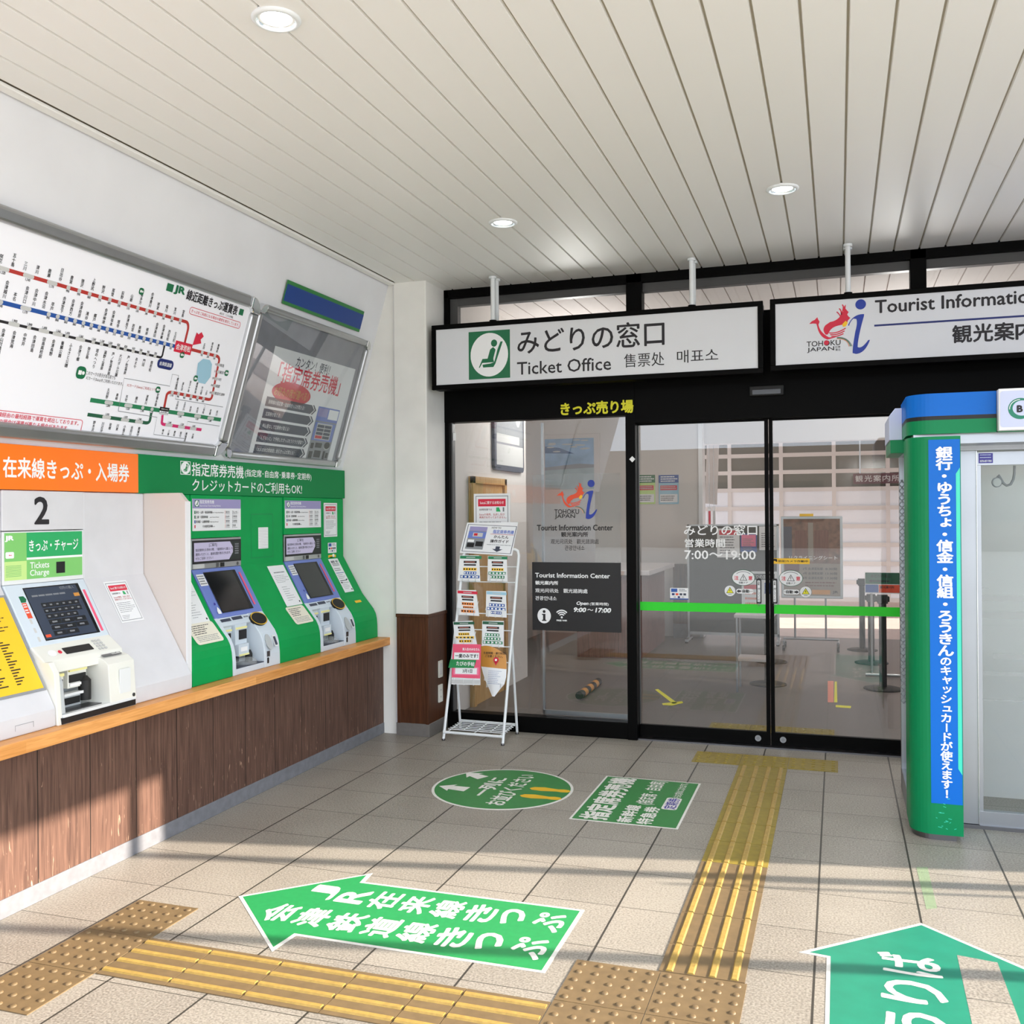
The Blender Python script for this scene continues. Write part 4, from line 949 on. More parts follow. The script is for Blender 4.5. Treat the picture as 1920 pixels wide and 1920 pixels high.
def card_logos(g, F, r, d):
    W, H = r[2]-r[0], r[3]-r[1]
    P = lambda a, b, c, e: (r[0]+W*a, r[1]+H*b, r[0]+W*c, r[1]+H*e)
    g.rect(F, P(.06, .64, .4, .94), d, 'blue_line'); g.lines(F, P(.5, .68, .95, .92), 2, d, 'grey_ink', .5, .3, 2)
    for i, k in enumerate(('navy', 'vermilion', 'dark_slate', 'dark_slate')): g.rect(F, P(.1+.21*i, .36, .25+.21*i, .54), d, k)
    for i, k in enumerate(('pale_grey', 'navy', 'pale_grey')): g.rect(F, P(.2+.22*i, .12, .33+.22*i, .28), d, k)
r = FV.rect((614.5, 1018), (630.5, 1036)); paper_on(FV, (r[0], r[1], r[2], r[3]), .002, 'card_sticker', 'small white payment card sticker below the notice on the green surround', 'sticker', card_logos)
g = MB(); r = FV.rect((615.5, 1041), (629.5, 1045)); g.rect(FV, r, .001, 'yellow', .001); r = FV.rect((618, 1044), (627, 1047)); g.rect(FV, r, .001, 'yellow', .001); tag(g.build('yellow_sticker'), 'tiny yellow sticker under the payment card sticker on the green surround', 'sticker')
def guide(g, F, r, d):
    W, H = r[2]-r[0], r[3]-r[1]
    P = lambda a, b, c, e: (r[0]+W*a, r[1]+H*b, r[0]+W*c, r[1]+H*e)
    g.lines(F, P(.2, .80, .85, .85), 1, d, 'grey_ink', .5, 0, 3); g.lines(F, P(.12, .56, .95, .76), 5, d, 'mid_grey', .22, .4, 5); g.lines(F, P(.25, .1, .85, .48), 7, d, 'mid_grey', .2, .6, 6); g.rect(F, P(.86, .06, .93, .1), d, 'ink')
FS = MS.off(.0005)
paper_on(FS, (-.425, -.325, -.232, -.028), .001, 'instruction_sheet', 'white instruction sheet on the green slope between the two seat machines', 'notice', guide, group='instruction sheets on the green slopes')
paper_on(FS, (-1.41, -.335, -1.235, -.06), .001, 'instruction_sheet', 'white instruction sheet on the green slope beside the white partition', 'notice', guide, group='instruction sheets on the green slopes')
def numbers(g, F, r, d):
    W, H = r[2]-r[0], r[3]-r[1]
    P = lambda a, b, c, e: (r[0]+W*a, r[1]+H*b, r[0]+W*c, r[1]+H*e)
    g.text(F, '領収書・発行', P(.12, .87, .88, .95), d, 'dark_slate', .02); g.lines(F, P(.15, .78, .9, .86), 2, d, 'ink', .4, .2, 3); g.lines(F, P(.1, .62, .8, .72), 2, d, 'ink', .3, .4, 4)
    g.rect(F, P(.08, .565, .92, .58), d, 'blue_line'); g.lines(F, P(.1, .38, .85, .53), 3, d, 'grey_ink', .25, .4, 5); g.rect(F, P(.1, .335, .85, .355), d, 'ink'); g.rect(F, P(.75, .355, .92, .38), d, 'ink'); g.rect(F, P(.1, .27, .25, .31), d, 'ink'); g.rect(F, P(.25, .275, .9, .285), d, 'ink')
    g.lines(F, P(.15, .08, .85, .24), 4, d, 'mid_grey', .25, .5, 9); g.rect(F, P(.82, .05, .93, .09), d, 'ink')
r = FS.rect((615, 1060), (672, 1121)); paper_on(FS, (.378, -.295, .515, -.018), .001, 'instruction_sheet', 'white sheet with blue rule on the green slope, hung on a clip', 'notice', numbers, group='instruction sheets on the green slopes')
g = MB(); r = FV.rect((623, 1051), (627, 1057)); g.rr(FV, (r[0], 1.312, r[0]+.022, 1.335), .006, .006, 'white', .005); tag(g.build('clip'), 'small white clip over the sheet with blue rule', 'clip')
def cream(g, F, r, d):
    W, H = r[2]-r[0], r[3]-r[1]
    P = lambda a, b, c, e: (r[0]+W*a, r[1]+H*b, r[0]+W*c, r[1]+H*e)
    g.lines(F, P(.1, .42, .9, .9), 5, d, 'ink', .35, .5, 13); g.lines(F, P(.1, .08, .92, .38), 4, d, 'grey_ink', .3, .2, 14)
def cream_card(u0, u1, lb):
    F = Face((-.553, 0, 1.037), (0, 1, 0), (-.093, 0, .112)); r = (u0, -.150, u1, -.012); g = MB()
    g.rr(F, r, .02, .003, 'paper_cream', .0012); cream(g, F, r, .0035); tag(g.build('instruction_card'), lb, 'notice', 'rounded cream cards under the instruction sheets')
cream_card(-.46, -.245, 'rounded cream card stuck under the sheet between the two seat machines')
cream_card(-1.46, -1.225, 'rounded cream card stuck under the sheet beside the white partition')
g = MB(); F = Face((-.553, 0, 1.037), (0, 1, 0), (-.093, 0, .112)); g.rect(F, (.43, -.075, .52, -.055), .003, 'yellow', .001); tag(g.build('yellow_sticker'), 'tiny yellow sticker on the green curve by the return wall', 'sticker')
# yellow fare notice
def fares(g, F, r, d):
    W, H = r[2]-r[0], r[3]-r[1]
    P = lambda a, b, c, e: (r[0]+W*a, r[1]+H*b, r[0]+W*c, r[1]+H*e)
    g.lines(F, P(.6, .62, .93, .78), 5, d, 'ink', .3, .2, 21)
    for c_ in range(4):
        for k in range(16): g.rect(F, P(.42+.13*c_, .1+.028*k, .45+.13*c_+.02*((k+c_) % 3), .112+.028*k), d, 'ink')
    g.text(F, '運賃表', P(.1, .84, .5, .93), d, 'ink', .01)
mb = MB(); F = MS.off(.003); R = (-3.25, -.515, -2.522, -.045)
t = thing('fare_notice', MS.w(-2.9, -.515), 'yellow fare notice on the white slope left of the ticket machine', 'notice')
mb.rect(F, R, .003, 'mid_grey', .004); mb.build('backing', t, .002)
g = MB(); g.rect(F, (R[0]+.012, R[1]+.012, R[2]-.012, R[3]-.012), .0036, 'yellow'); fares(g, F, R, .0042); lab(g.build('printed_sheet', t), 'yellow sheet with columns of fares')

# ================================================================== SOCKETS ON THE PILLAR
PF = Face((-.0095, 0, 0), (0, 1, 0), (0, 0, 1))
for (y0, y1, nm, lb) in ((1240, 1268, 'switch_plate', 'white blank outlet plate, upper of two on the dark pillar side'), (1285, 1314, 'socket_outlet', 'worn white socket outlet, lower of two on the dark pillar side')):
    r = PF.rect((821, y0), (829, y1)); c = (r[0]+r[2])/2
    g = MB(); g.rr(PF, (c-.036, r[1], c+.036, r[3]), .004, .008, 'machine_cream', .008); t = g.build(nm); tag(t, lb, 'socket')
    g = MB()
    if nm == 'socket_outlet':
        for k in (.3, .7): 
            v = r[1]+(r[3]-r[1])*k
            g = MB()
            for s_ in (-.008, .005): g.rect(PF, (c+s_, v-.006, c+s_+.003, v+.006), .0085, 'black')
            g.build('socket_holes', t)
    else: g.rr(PF, (c-.02, r[1]+.02, c+.02, r[3]-.02), .003, .0095, 'white_gloss', .002); g.build('cover', t)

# ================================================================== LEAFLET RACK
def L3(a, b, k): return tuple(a[i]+(b[i]-a[i])*k for i in range(3))
FLb, FRb = (.128, .545, .012), (.585, .525, .012)           # front feet
FLt, FRt = (.200, .80, 1.36), (.628, .80, 1.36)             # top of the leaning front frame
t = thing('leaflet_rack', (.36, .7, 0), 'white wire leaflet rack with leaning ladder front beside the pillar', 'rack')
g = MB()
top = [L3(FLb, FLt, k) for k in (0, .25, .5, .75, .97)]+[(FLt[0]+.012, FLt[1], FLt[2]-.01), (FLt[0]+.03, FLt[1], FLt[2])]
top += [(FRt[0]-.03, FRt[1], FRt[2]), (FRt[0]-.012, FRt[1], FRt[2]-.01)]+[L3(FRb, FRt, k) for k in (.97, .75, .5, .25, 0)]
g.tube(top, .0105, 'white_metal', 10); g.tube([(FLb[0], FLb[1], .06), (FRb[0], FRb[1], .06)], .010, 'white_metal', 10)
g.build('front_frame', t)
for (p, q) in ((L3(FLb, FLt, .53), (.115, .905, .012)), (L3(FRb, FRt, .53), (.572, .885, .012))):
    g = MB(); g.tube([p, q], .0095, 'white_metal', 10); g.build('rear_leg', t)
g = MB(); g.tube([(.115, .905, .07), (.572, .885, .07)], .008, 'white_metal', 8)
for k in (.06, .5, .94): g.tube([L3((.128, .545, .06), (.585, .525, .06), k), L3((.115, .905, .07), (.572, .885, .07), k)], .004, 'white_metal', 6)
for k in (.22, .36, .5, .64, .78, .92):
    a = L3((.135, .55, .064), (.12, .9, .068), k); b = L3((.58, .53, .064), (.567, .88, .068), k); g.tube([a, b], .004, 'white_metal', 6)
for k in (.27, .73): g.tube([L3((.135, .62, .066), (.58, .60, .066), k), L3((.118, .9, .07), (.57, .88, .07), k)], .004, 'white_metal', 6)
g.build('base_shelf', t)
for p in (FLb, FRb, (.115, .905, .012), (.572, .885, .012)):
    g = MB(); g.lathe((p[0], p[1], 0), [(.001, 0), (.013, 0), (.013, .01), (.009, .016), (.001, .016)], 'steel_dark', 14); g.build('foot', t)
def on_front(a, k): return Vector(L3(L3(FLb, FRb, a), L3(FLt, FRt, a), k))
RF_u = (Vector(FRt)-Vector(FLt)).normalized(); RF_v = (Vector(FLt)-Vector(FLb)).normalized()
RF_v = (RF_v-RF_u*RF_v.dot(RF_u)).normalized()
RF = Face(FLb, RF_u, RF_v)
def rp(x, y): return RF.px(x, y)
sc6 = lambda x, y: (800+x/4, 940+y/4)
for y in (488, 603, 840, 963, 1083, 1200):
    g = MB(); v = rp(*sc6(440, y))[1]; k = v/(Vector(FLt)-Vector(FLb)).length
    g.tube([on_front(.01, k), on_front(.99, k)], .0042, 'white_metal', 6); g.build('crossbar', t)
# wire pockets and their leaflets
def pocket(c0, c1, y0, y1):
    a = rp(*sc6(c0, y1)); b = rp(*sc6(c1, y0)); g = MB()
    for u in (a[0]+.02, (a[0]+b[0])/2, b[0]-.02): g.tube([RF.w(u, a[1]+.1, .004), RF.w(u, a[1]-.004, .012), RF.w(u, a[1]-.004, .03), RF.w(u, a[1]+.045, .034)], .0022, 'white_metal', 5)
    g.tube([RF.w(a[0], a[1]+.1, .006), RF.w(a[0], a[1]+.045, .034), RF.w(b[0], a[1]+.045, .034), RF.w(b[0], a[1]+.1, .006)], .0022, 'white_metal', 5)
    g.build('wire_pocket', t)
def leaflet(q, hdr, bars, lb, tilt=0, nm='leaflet'):
    """q: four pixel corners (tl, tr, br, bl) in the enlarged view"""
    P = [RF.px(*sc6(*c)) for c in q]; F = RF.off(.018)
    g = MB(); g.prism(F, [P[3], P[2], P[1], P[0]], -.006, .002, 'paper')
    o = Vector(P[3]); eu = Vector(P[2])-o; ev = Vector(P[0])-o
    pt = lambda a, b: tuple(o+eu*a+ev*b)
    def bar(a0, b0, a1, b1, m, d=.0026): g.poly(F, [pt(a0, b0), pt(a1, b0), pt(a1, b1), pt(a0, b1)], d, m)
    bar(.02, .87, .98, .985, hdr); bar(.3, .91, .7, .94, 'pale_grey', .003)
    bar(.2, .70, .78, .79, 'ink'); bar(.22, .6, .76, .66, 'ink'); bar(.26, .735, .7, .755, 'salmon', .003)
    for i, (m, a0, a1) in enumerate(bars):
        b1 = .52-.15*i; bar(a0, b1-.11, a1, b1, m); 
        k_ = (a1-a0)/5
        for j in range(5): bar(a0+k_*(j+.15), b1-.085, a0+k_*(j+.7), b1-.025, 'white' if m in ('rail_green', 'blue_line') else 'ink', .003)
    return tag(g.build(nm), lb, 'leaflet', 'envelope leaflets in the wire rack')
pocket(258, 405, 410, 600); pocket(465, 610, 410, 600); pocket(235, 395, 670, 850); pocket(450, 605, 680, 865); pocket(210, 375, 905, 1075); pocket(425, 580, 900, 1090); pocket(195, 395, 1075, 1370); pocket(440, 600, 1100, 1390)
leaflet([(256, 408), (398, 408), (408, 602), (240, 598)], 'rail_green', [('yellow', .2, .8), ('blue_line', .25, .8), ('blue_line', .1, .95)], 'leaflet with green header and blue bars, top row beside the pillar')
leaflet([(466, 412), (606, 415), (612, 604), (462, 600)], 'rail_green', [('yellow', .2, .8), ('rail_green', .05, .92), ('rail_green', .12, .85)], 'leaflet with green header and green bars, top row away from the pillar')
leaflet([(236, 668), (376, 668), (400, 862), (244, 852)], 'crimson', [('orange', .2, .78), ('orange', .25, .75), ('orange', .15, .82)], 'leaflet with red header and orange bars, middle row')
leaflet([(454, 674), (600, 676), (606, 874), (450, 864)], 'lake_blue', [('blue_line', .15, .9), ('blue_line', .05, .95), ('blue_line', .25, .75)], 'leaflet with pale blue header and blue bars, middle row')
leaflet([(206, 905), (350, 896), (384, 1078), (222, 1080)], 'rail_dark_green', [('yellow', .2, .7), ('yellow', .05, .9), ('yellow', .2, .8)], 'leaflet with dark green header and yellow bars, lower row')
leaflet([(424, 898), (584, 898), (584, 1096), (420, 1088)], 'rail_dark_green', [('rail_green', .15, .8), ('rail_green', .1, .85), ('rail_green', .05, .95)], 'leaflet with dark green header and teal bars, lower row')
# pink flyers with a green band, and the curling yellow map leaflet
F = RF.off(.03); q = [F.px(*sc6(*c)) for c in ((186, 1372), (400, 1378), (396, 1090), (198, 1070))]
g = MB(); g.prism(F, q, -.012, .002, 'paper')
o = Vector(q[0]); eu = Vector(q[1])-o; ev = Vector(q[3])-o
pt = lambda a, b: tuple(o+eu*a+ev*b)
def bar(a0, b0, a1, b1, m, d): g.poly(F, [pt(a0, b0), pt(a1, b0), pt(a1, b1), pt(a0, b1)], d, m)
bar(.0, .16, 1, 1, 'hot_pink', .0026); bar(.06, .62, .94, .79, 'white', .003); bar(.06, .24, .94, .43, 'pink', .003); bar(.12, .26, .88, .41, 'white', .0034)
P0 = Face(F.w(*pt(0, 0)), F.u*eu.x+F.v*eu.y, F.u*ev.x+F.v*ev.y); W_, H_ = eu.length, ev.length
g.text(P0, '一度のみです！', (W_*.1, H_*.66, W_*.9, H_*.76), .0036, 'ink', .03); g.text(P0, '新入生のみなさん', (W_*.35, H_*.84, W_*.95, H_*.91), .0032, 'white', .03); g.text(P0, '3月1日', (W_*.38, H_*.29, W_*.72, H_*.38), .004, 'ink', .02)
bar(0, .02, 1, .12, 'pale_grey', .003)
tag(g.build('flyer'), 'stack of pink flyers in the bottom pocket of the wire rack', 'flyer')
F2 = RF.off(.036); g = MB(); q = [F2.px(*sc6(*c)) for c in ((163, 1248), (355, 1250), (372, 1190), (178, 1184))]; g.prism(F2, q, -.001, .001, 'sticker_green'); o = q[0]
P1 = Face(F2.w(*q[0]), RF_u, RF_v); g.text(P1, 'たびの手帖', (.06, .018, .2, .05), .0016, 'white', .02); tag(g.build('green_band_leaflet'), 'narrow green leaflet lying across the pink flyers', 'leaflet')
g = MB(); A = [(395, 1092), (470, 1098), (545, 1112), (590, 1160), (606, 1215)]; 
# a sheet curled into a cone: rows of points, bulging towards the viewer
rows = [((395, 1095), (600, 1150)), ((405, 1150), (606, 1200)), ((418, 1240), (606, 1260)), ((430, 1290), (603, 1320)), ((450, 1350), (590, 1372)), ((475, 1405), (556, 1412)), ((498, 1462), (516, 1465))]
vs = []; n_ = 12
for (a, b) in rows:
    pa, pb = RF.px(*sc6(*a)), RF.px(*sc6(*b)); wd = pb[0]-pa[0]
    for i in range(n_+1):
        k = i/n_; lift = 0
        if a == (395, 1095): lift = .03*math.sin(PI*k)
        vs.append(RF.w(pa[0]+wd*k, pa[1]+(pb[1]-pa[1])*k+lift, .022+.16*wd*math.sin(PI*k)))
for j in range(len(rows)-1):
    for i in range(n_): g.add([vs[j*(n_+1)+i], vs[(j+1)*(n_+1)+i], vs[(j+1)*(n_+1)+i+1], vs[j*(n_+1)+i+1]], [(0, 1, 2, 3)], 'amber' if j < 2 else 'paper', True)
bk = len(vs); 
for j in range(len(rows)-1):
    for i in range(n_): g.add([v-RF.n*.0015 for v in (vs[j*(n_+1)+i], vs[j*(n_+1)+i+1], vs[(j+1)*(n_+1)+i+1], vs[(j+1)*(n_+1)+i])], [(0, 1, 2, 3)], 'paper', True)
F3 = RF.off(.062); c = F3.px(*sc6(520, 1190)); g.ell(F3, c, .020, .020, 0, 'crimson', 20); g.poly(F3, [(c[0]-.016, c[1]-.01), (c[0], c[1]-.04), (c[0]+.016, c[1]-.01)], 0, 'crimson'); g.ell(F3, c, .008, .008, .0008, 'white', 14)
r = F3.px(*sc6(435, 1145)); g.th(F3, '生産時間・運行時間に', r[0]-.01, r[1], .016, .0, 'ink', .01); g.th(F3, 'ご注意ください。', r[0]+.005, r[1]-.022, .016, .0, 'ink', .01)
r = F3.px(*sc6(455, 1375)); g.lines(F3, (r[0], r[1], r[0]+.1, r[1]+.1), 8, -.004, 'blue_line', .15, .3, 31)
tag(g.build('map_leaflet'), 'curled yellow and white map leaflet with red pin in the bottom pocket', 'leaflet')
# guide card on the rack top
q = [(876, 980), (971.5, 979), (960, 1042), (862, 1036.5)]
GF = Face((.39, .79, 1.36), RF_u, Vector((0, .45, 1)).normalized()-RF_u*Vector((0, .45, 1)).normalized().dot(RF_u))
p = [GF.px(*c) for c in q]
g = MB(); g.prism(GF, [p[3], p[2], p[1], p[0]], -.002, .001, 'paper'); 
o = Vector(p[3]); eu = Vector(p[2])-o; ev = Vector(p[0])-o
pt = lambda a, b: tuple(o+eu*a+ev*b)
def bar(a0, b0, a1, b1, m, d): g.poly(GF, [pt(a0, b0), pt(a1, b0), pt(a1, b1), pt(a0, b1)], d, m)
for (a0, b0, a1, b1) in ((.03, .05, .97, .065), (.03, .935, .97, .95), (.03, .05, .042, .95), (.958, .05, .97, .95)): bar(a0, b0, a1, b1, 'dark_slate', .0015)
bar(.08, .14, .42, .88, 'mid_grey', .0015); bar(.08, .5, .42, .72, 'lavender_blue', .002); bar(.17, .55, .36, .68, 'pale_grey', .0024); bar(.19, .58, .26, .66, 'red', .0028); bar(.08, .74, .42, .88, 'lavender', .002); bar(.1, .2, .24, .34, 'black', .002); bar(.26, .24, .4, .4, 'black', .002); bar(.1, .37, .22, .45, 'white', .002)
PG = Face(GF.w(*pt(0, 0)), GF.u*eu.x+GF.v*eu.y, GF.u*ev.x+GF.v*ev.y); W_, H_ = eu.length, ev.length
g.text(PG, 'HOW TO', (W_*.5, H_*.84, W_*.68, H_*.9), .002, 'ink', .01); g.text(PG, '指定席券売機', (W_*.54, H_*.68, W_*.94, H_*.81), .002, 'lavender_blue', .025); g.rect(PG, (W_*.5, H_*.655, W_*.95, H_*.665), .002, 'red')
g.text(PG, 'かんたん', (W_*.58, H_*.53, W_*.86, H_*.63), .002, 'ink', .02); g.text(PG, '操作ガイド', (W_*.53, H_*.38, W_*.88, H_*.49), .002, 'ink', .025)
g.lines(PG, (W_*.48, H_*.3, W_*.95, H_*.33), 1, .002, 'grey_ink', .5, 0, 2)
g.poly(PG, [(W_*.7, H_*.09), (W_*.8, H_*.18), (W_*.74, H_*.18), (W_*.74, H_*.27), (W_*.66, H_*.27), (W_*.66, H_*.18), (W_*.6, H_*.18)], .002, 'dark_slate')
tag(g.build('guide_card'), 'white guide card with machine picture and black arrow on top of the leaflet rack', 'sign')
GG = YF(.992)
r = GG.rect((888.5, 926), (957, 1012)); r = (r[0], r[3]-.40, r[2], r[3])
paper_on(GG, r, .002, 'notice', 'red headed card notice on the glass behind the leaflet rack', 'notice', card_notice, group='red headed card notices')

# ================================================================== HANGING SIGNS
def hanging_sign(name, x0, x1, z0, z1, lb, rods, y0=.618, y1=.76):
    t = thing(name, ((x0+x1)/2, (y0+y1)/2, z0), lb, 'sign', 'hanging illuminated style signs over the glass front')
    F = YF(y0); b = .034
    g = MB(); g.box(x0+.004, y0+.012, z0+.004, x1-.004, y1, z1-.004, 'black_alu')
    for q in ((x0, z0, x1, z0+b), (x0, z1-b, x1, z1), (x0, z0+b, x0+b, z1-b), (x1-b, z0+b, x1, z1-b)): g.rect(F, q, .0, 'black_alu', .03)
    lab(g.build('frame', t, .003), 'black frame')
    g = MB(); g.rect(F, (x0+b-.002, z0+b-.002, x1-b+.002, z1-b+.002), -.008, 'sign_face', .008); fc = g.build('panel', t)
    for (x, ys) in rods:
        for y in ys:
            g = MB(); g.tube([(x, y, z1-.002), (x, y, ZC-.002)], .0165, 'white_metal', 12); g.tube([(x, y, ZC-.02), (x, y, ZC-.004)], .028, 'white_metal', 14); g.tube([(x, y, z1), (x, y, z1+.012)], .026, 'black_alu', 12); lab(g.build('rod', t), 'white hanging rod')
    return t, fc, F.off(-.0075)
t, fc, F = hanging_sign('hanging_sign', .026, 2.368, 2.525, 2.995, 'white hanging sign reading Ticket Office with green seat symbol', ((.49, (.655, .735)), (1.905, (.655, .735))))
c7 = lambda x, y: F.px(800+x/3, 480+y/3)
g = MB(); a, b = c7(236, 432), c7(470, 684); seat_icon(g, F, (a[0], b[1], b[0], a[1]+.004), .0006, 'green_dark', 'white'); lab(g.build('seat_symbol', fc), 'green square with white seat symbol')
g = MB(); g.tb(F, 'みどりの窓口', c7(510, 480), c7(1338, 430), c7(570, 550), c7(1215, 366), .0006, 'ink', .012)
g.tb(F, 'Ticket Office', c7(508, 600), c7(1037, 600), c7(545, 668), c7(630, 590), .0006, 'ink', .008)
g.tb(F, '售票处', c7(1110, 600), c7(1337, 600), c7(1120, 628), c7(1290, 541), .0006, 'ink', 0)
g.tb(F, '매표소', c7(1408, 560), c7(1640, 560), c7(1440, 602), c7(1600, 520), .0006, 'ink', 0)
lab(g.build('lettering', fc), 'black lettering in four languages')
def bird_logo(g, F, c, s, d, red='crimson', blue='logo_blue'):
    """red flying bird and a slanting blue letter i; c = lower left corner, s = height of the i"""
    P = lambda pts: [(c[0]+a*s, c[1]+b*s) for a, b in pts]
    bz = lambda *p, n=10: [((1-k/n)**2*p[0][0]+2*(k/n)*(1-k/n)*p[1][0]+(k/n)**2*p[2][0], (1-k/n)**2*p[0][1]+2*(k/n)*(1-k/n)*p[1][1]+(k/n)**2*p[2][1]) for k in range(n+1)]
    # i
    g.ell(F, (c[0]+.93*s, c[1]+.93*s), .095*s, .095*s, d, blue, 28)
    g.poly(F, P(bz((.70, .55), (.78, .75), (.97, .745), n=8)+[(.99, .74)]+bz((.985, .7), (.9, .4), (.875, .2), n=8)+bz((.87, .13), (.94, .08), (1.06, .25), n=8)+bz((1.09, .25), (1.0, .0), (.84, 0), n=8)+bz((.78, .02), (.78, .12), (.81, .3), n=6)+bz((.83, .42), (.88, .6), (.85, .66), n=6)+bz((.8, .67), (.74, .62), (.72, .54), n=6)), d, blue)
    # head, neck and breast
    g.poly(F, P([(0, .625), (.05, .675), (.10, .695), (.15, .745), (.165, .70), (.19, .655)]+bz((.17, .60), (.19, .45), (.36, .345), n=8)+[(.50, .345), (.42, .325)]+bz((.33, .305), (.18, .36), (.145, .57), n=8)+[(.13, .62), (.07, .628)]), d, red)
    # body running up into the flame shaped wing
    g.poly(F, P(bz((.30, .40), (.22, .50), (.30, .585), n=8)+bz((.38, .635), (.52, .65), (.585, .765), n=6)+bz((.62, .82), (.60, .88), (.665, .95), n=6)+bz((.66, .87), (.68, .84), (.715, .80), n=4)+bz((.69, .76), (.70, .72), (.745, .69), n=4)+bz((.70, .64), (.70, .60), (.64, .575), n=4)+bz((.54, .56), (.40, .54), (.36, .44), n=6)+[(.335, .40)]), d, red)
    for k, (x, y) in enumerate(((.50, .80), (.545, .86), (.60, .93))): g.line(F, P(bz((.58, .70+.03*k), (x+.05, y-.02), (x, y+.02), n=8)), .02*s, d+.0003, red)
    for k in range(3): g.line(F, P(bz((.36+.02*k, .43-.035*k), (.50, .40-.03*k), (.66-.02*k, .50-.05*k), n=8)), .02*s, d+.0003, red)
    g.poly(F, P([(.60, .58), (.66, .64), (.70, .60), (.66, .53), (.61, .53)]), d+.0006, 'yellow')
    for k, m in enumerate(('grey_ink', 'rail_green', 'salmon')): g.line(F, P(bz((.50, .335-.012*k), (.70, .34-.02*k), (.77-.025*k, .15), n=8)), .014*s, d, m)
t, fc, F = hanging_sign('hanging_sign', 2.412, 4.90, 2.535, 3.0, 'white hanging sign reading Tourist Information with red bird emblem', ((2.893, (.655, .735)), (4.3, (.655, .735))))
c8 = lambda x, y: F.px(1400+x/3.692, 440+y/3.692)
g = MB(); a, b = c8(440, 810), c8(745, 460); bird_logo(g, F, (a[0]-.005, b[1]-.335), .335, .0006)
g.tb(F, 'TOHOKU', c8(415, 750), c8(650, 750), c8(440, 776), c8(440, 739), .0006, 'ink', .01)
q2_ = c8(552, 748); g.ell(F, q2_, .0155, .0155, .001, 'crimson', 20)
g.tb(F, 'JAPAN', c8(418, 800), c8(606, 800), c8(480, 816), c8(480, 780), .0006, 'ink', .01)
q0, q1 = c8(614, 770), c8(650, 800); h_ = (q0[1]-q1[1])/2; g.text(F, '日本', (q0[0], q1[1]+h_, q1[0], q0[1]), .0006, 'ink', .01); g.text(F, '東北', (q0[0], q1[1]-.003, q1[0], q1[1]+h_-.003), .0006, 'ink', .01)
lab(g.build('emblem', fc), 'red bird and blue letter i emblem')
g = MB(); a, b = c8(887, 440), c8(1918, 540); zt_, zb_ = c8(900, 455)[1], c8(900, 555)[1]
k = (b[0]-a[0])
g.th(F, 'Tourist Information', a[0], zb_+.002, .101, .0006, 'ink', .018)
lab(g.build('lettering', fc), 'black English lettering'); g = MB()
x_ = c8(883, 630); x2 = 4.6; g.rect(F, (x_[0], x_[1]-.006, x2, x_[1]+.006), .0006, 'navy'); lab(g.build('rule', fc), 'dark blue rule'); g = MB()
a, b = c8(1422, 690), c8(1855, 690); ws = (b[0]-a[0]-.112)/2
for i, ch in enumerate('観光案内所'): v = c8(1480, 690)[1]; g.text(F, ch, (a[0]+i*ws, v-.054, a[0]+i*ws+.112, v+.058), .0006, 'ink', .025)
lab(g.build('lettering', fc), 'black Japanese lettering')
g = MB(); F = YF(.945); a, b = F.rect((1051, 762), (1188, 783)), 0; g.text(F, 'きっぷ売り場', (a[0], 2.333, a[2], 2.43), .0015, 'lemon', .035)
tag(g.build('header_lettering'), 'yellow lettering stuck on the black header above the glass pane', 'lettering')
t = thing('door_sensor', (2.37, .93, 2.41), 'small black sensor box on the black header over the sliding doors', 'sensor')
g = MB(); g.box(2.255, .9, 2.41, 2.48, .945, 2.478, 'black_rubber'); g.build('housing', t, .006)
g = MB(); g.box(2.275, .897, 2.42, 2.46, .902, 2.45, 'screen_black'); lab(g.build('lens_window', t), 'glossy dark lens window')

# ================================================================== STICKERS AND LETTERING ON THE GLASS
GW = YF(.9995)
def S(x, y): return 820+x/3, 760+y/3
g = MB(); a, b = GW.px(*S(670, 640)), GW.px(*S(850, 425)); bird_logo(g, GW, (a[0]+.005, GW.px(*S(840, 640))[1]), b[1]-GW.px(*S(840, 640))[1], .0004, 'vermilion')
for s_, (x0, y0, x1, y1), bo in (('TOHOKU', (658, 585, 797, 611), .01), ('JAPAN', (660, 613, 775, 640), .01), ('Tourist Information Center', (560, 672, 988, 704), .02), ('観光案内所', (696, 712, 848, 740), .02), ('观光问讯处', (638, 752, 760, 780), 0), ('觀光諮詢處', (784, 752, 908, 780), 0), ('관광안내소', (717, 788, 828, 816), 0)):
    r = GW.rect(S(x0, y0), S(x1, y1)); g.text(GW, s_, r, .0005, 'ink', bo)
tag(g.build('window_lettering'), 'red bird emblem and dark tourist information lettering on the fixed pane', 'lettering')
g = MB(); r = GW.rect((997, 920-30), (1166, 1056)); g.rect(GW, (r[0], r[1], r[2]-.01, r[3]), -.02, 'frost_film'); tag(g.build('frosted_film'), 'pale translucent film behind the lettering on the fixed pane', 'film')
r = (.662, .756, 1.332, 1.26)
t = thing('information_panel', ((r[0]+r[2])/2, .99, r[1]), 'dark brown information panel with opening hours on the fixed pane', 'sign')
g = MB(); g.rect(GW, r, .004, 'black', .004); g.build('panel', t)
F = GW.off(.0045); z6 = lambda x, y: (960+x/6, 1040+y/6)
g = MB()
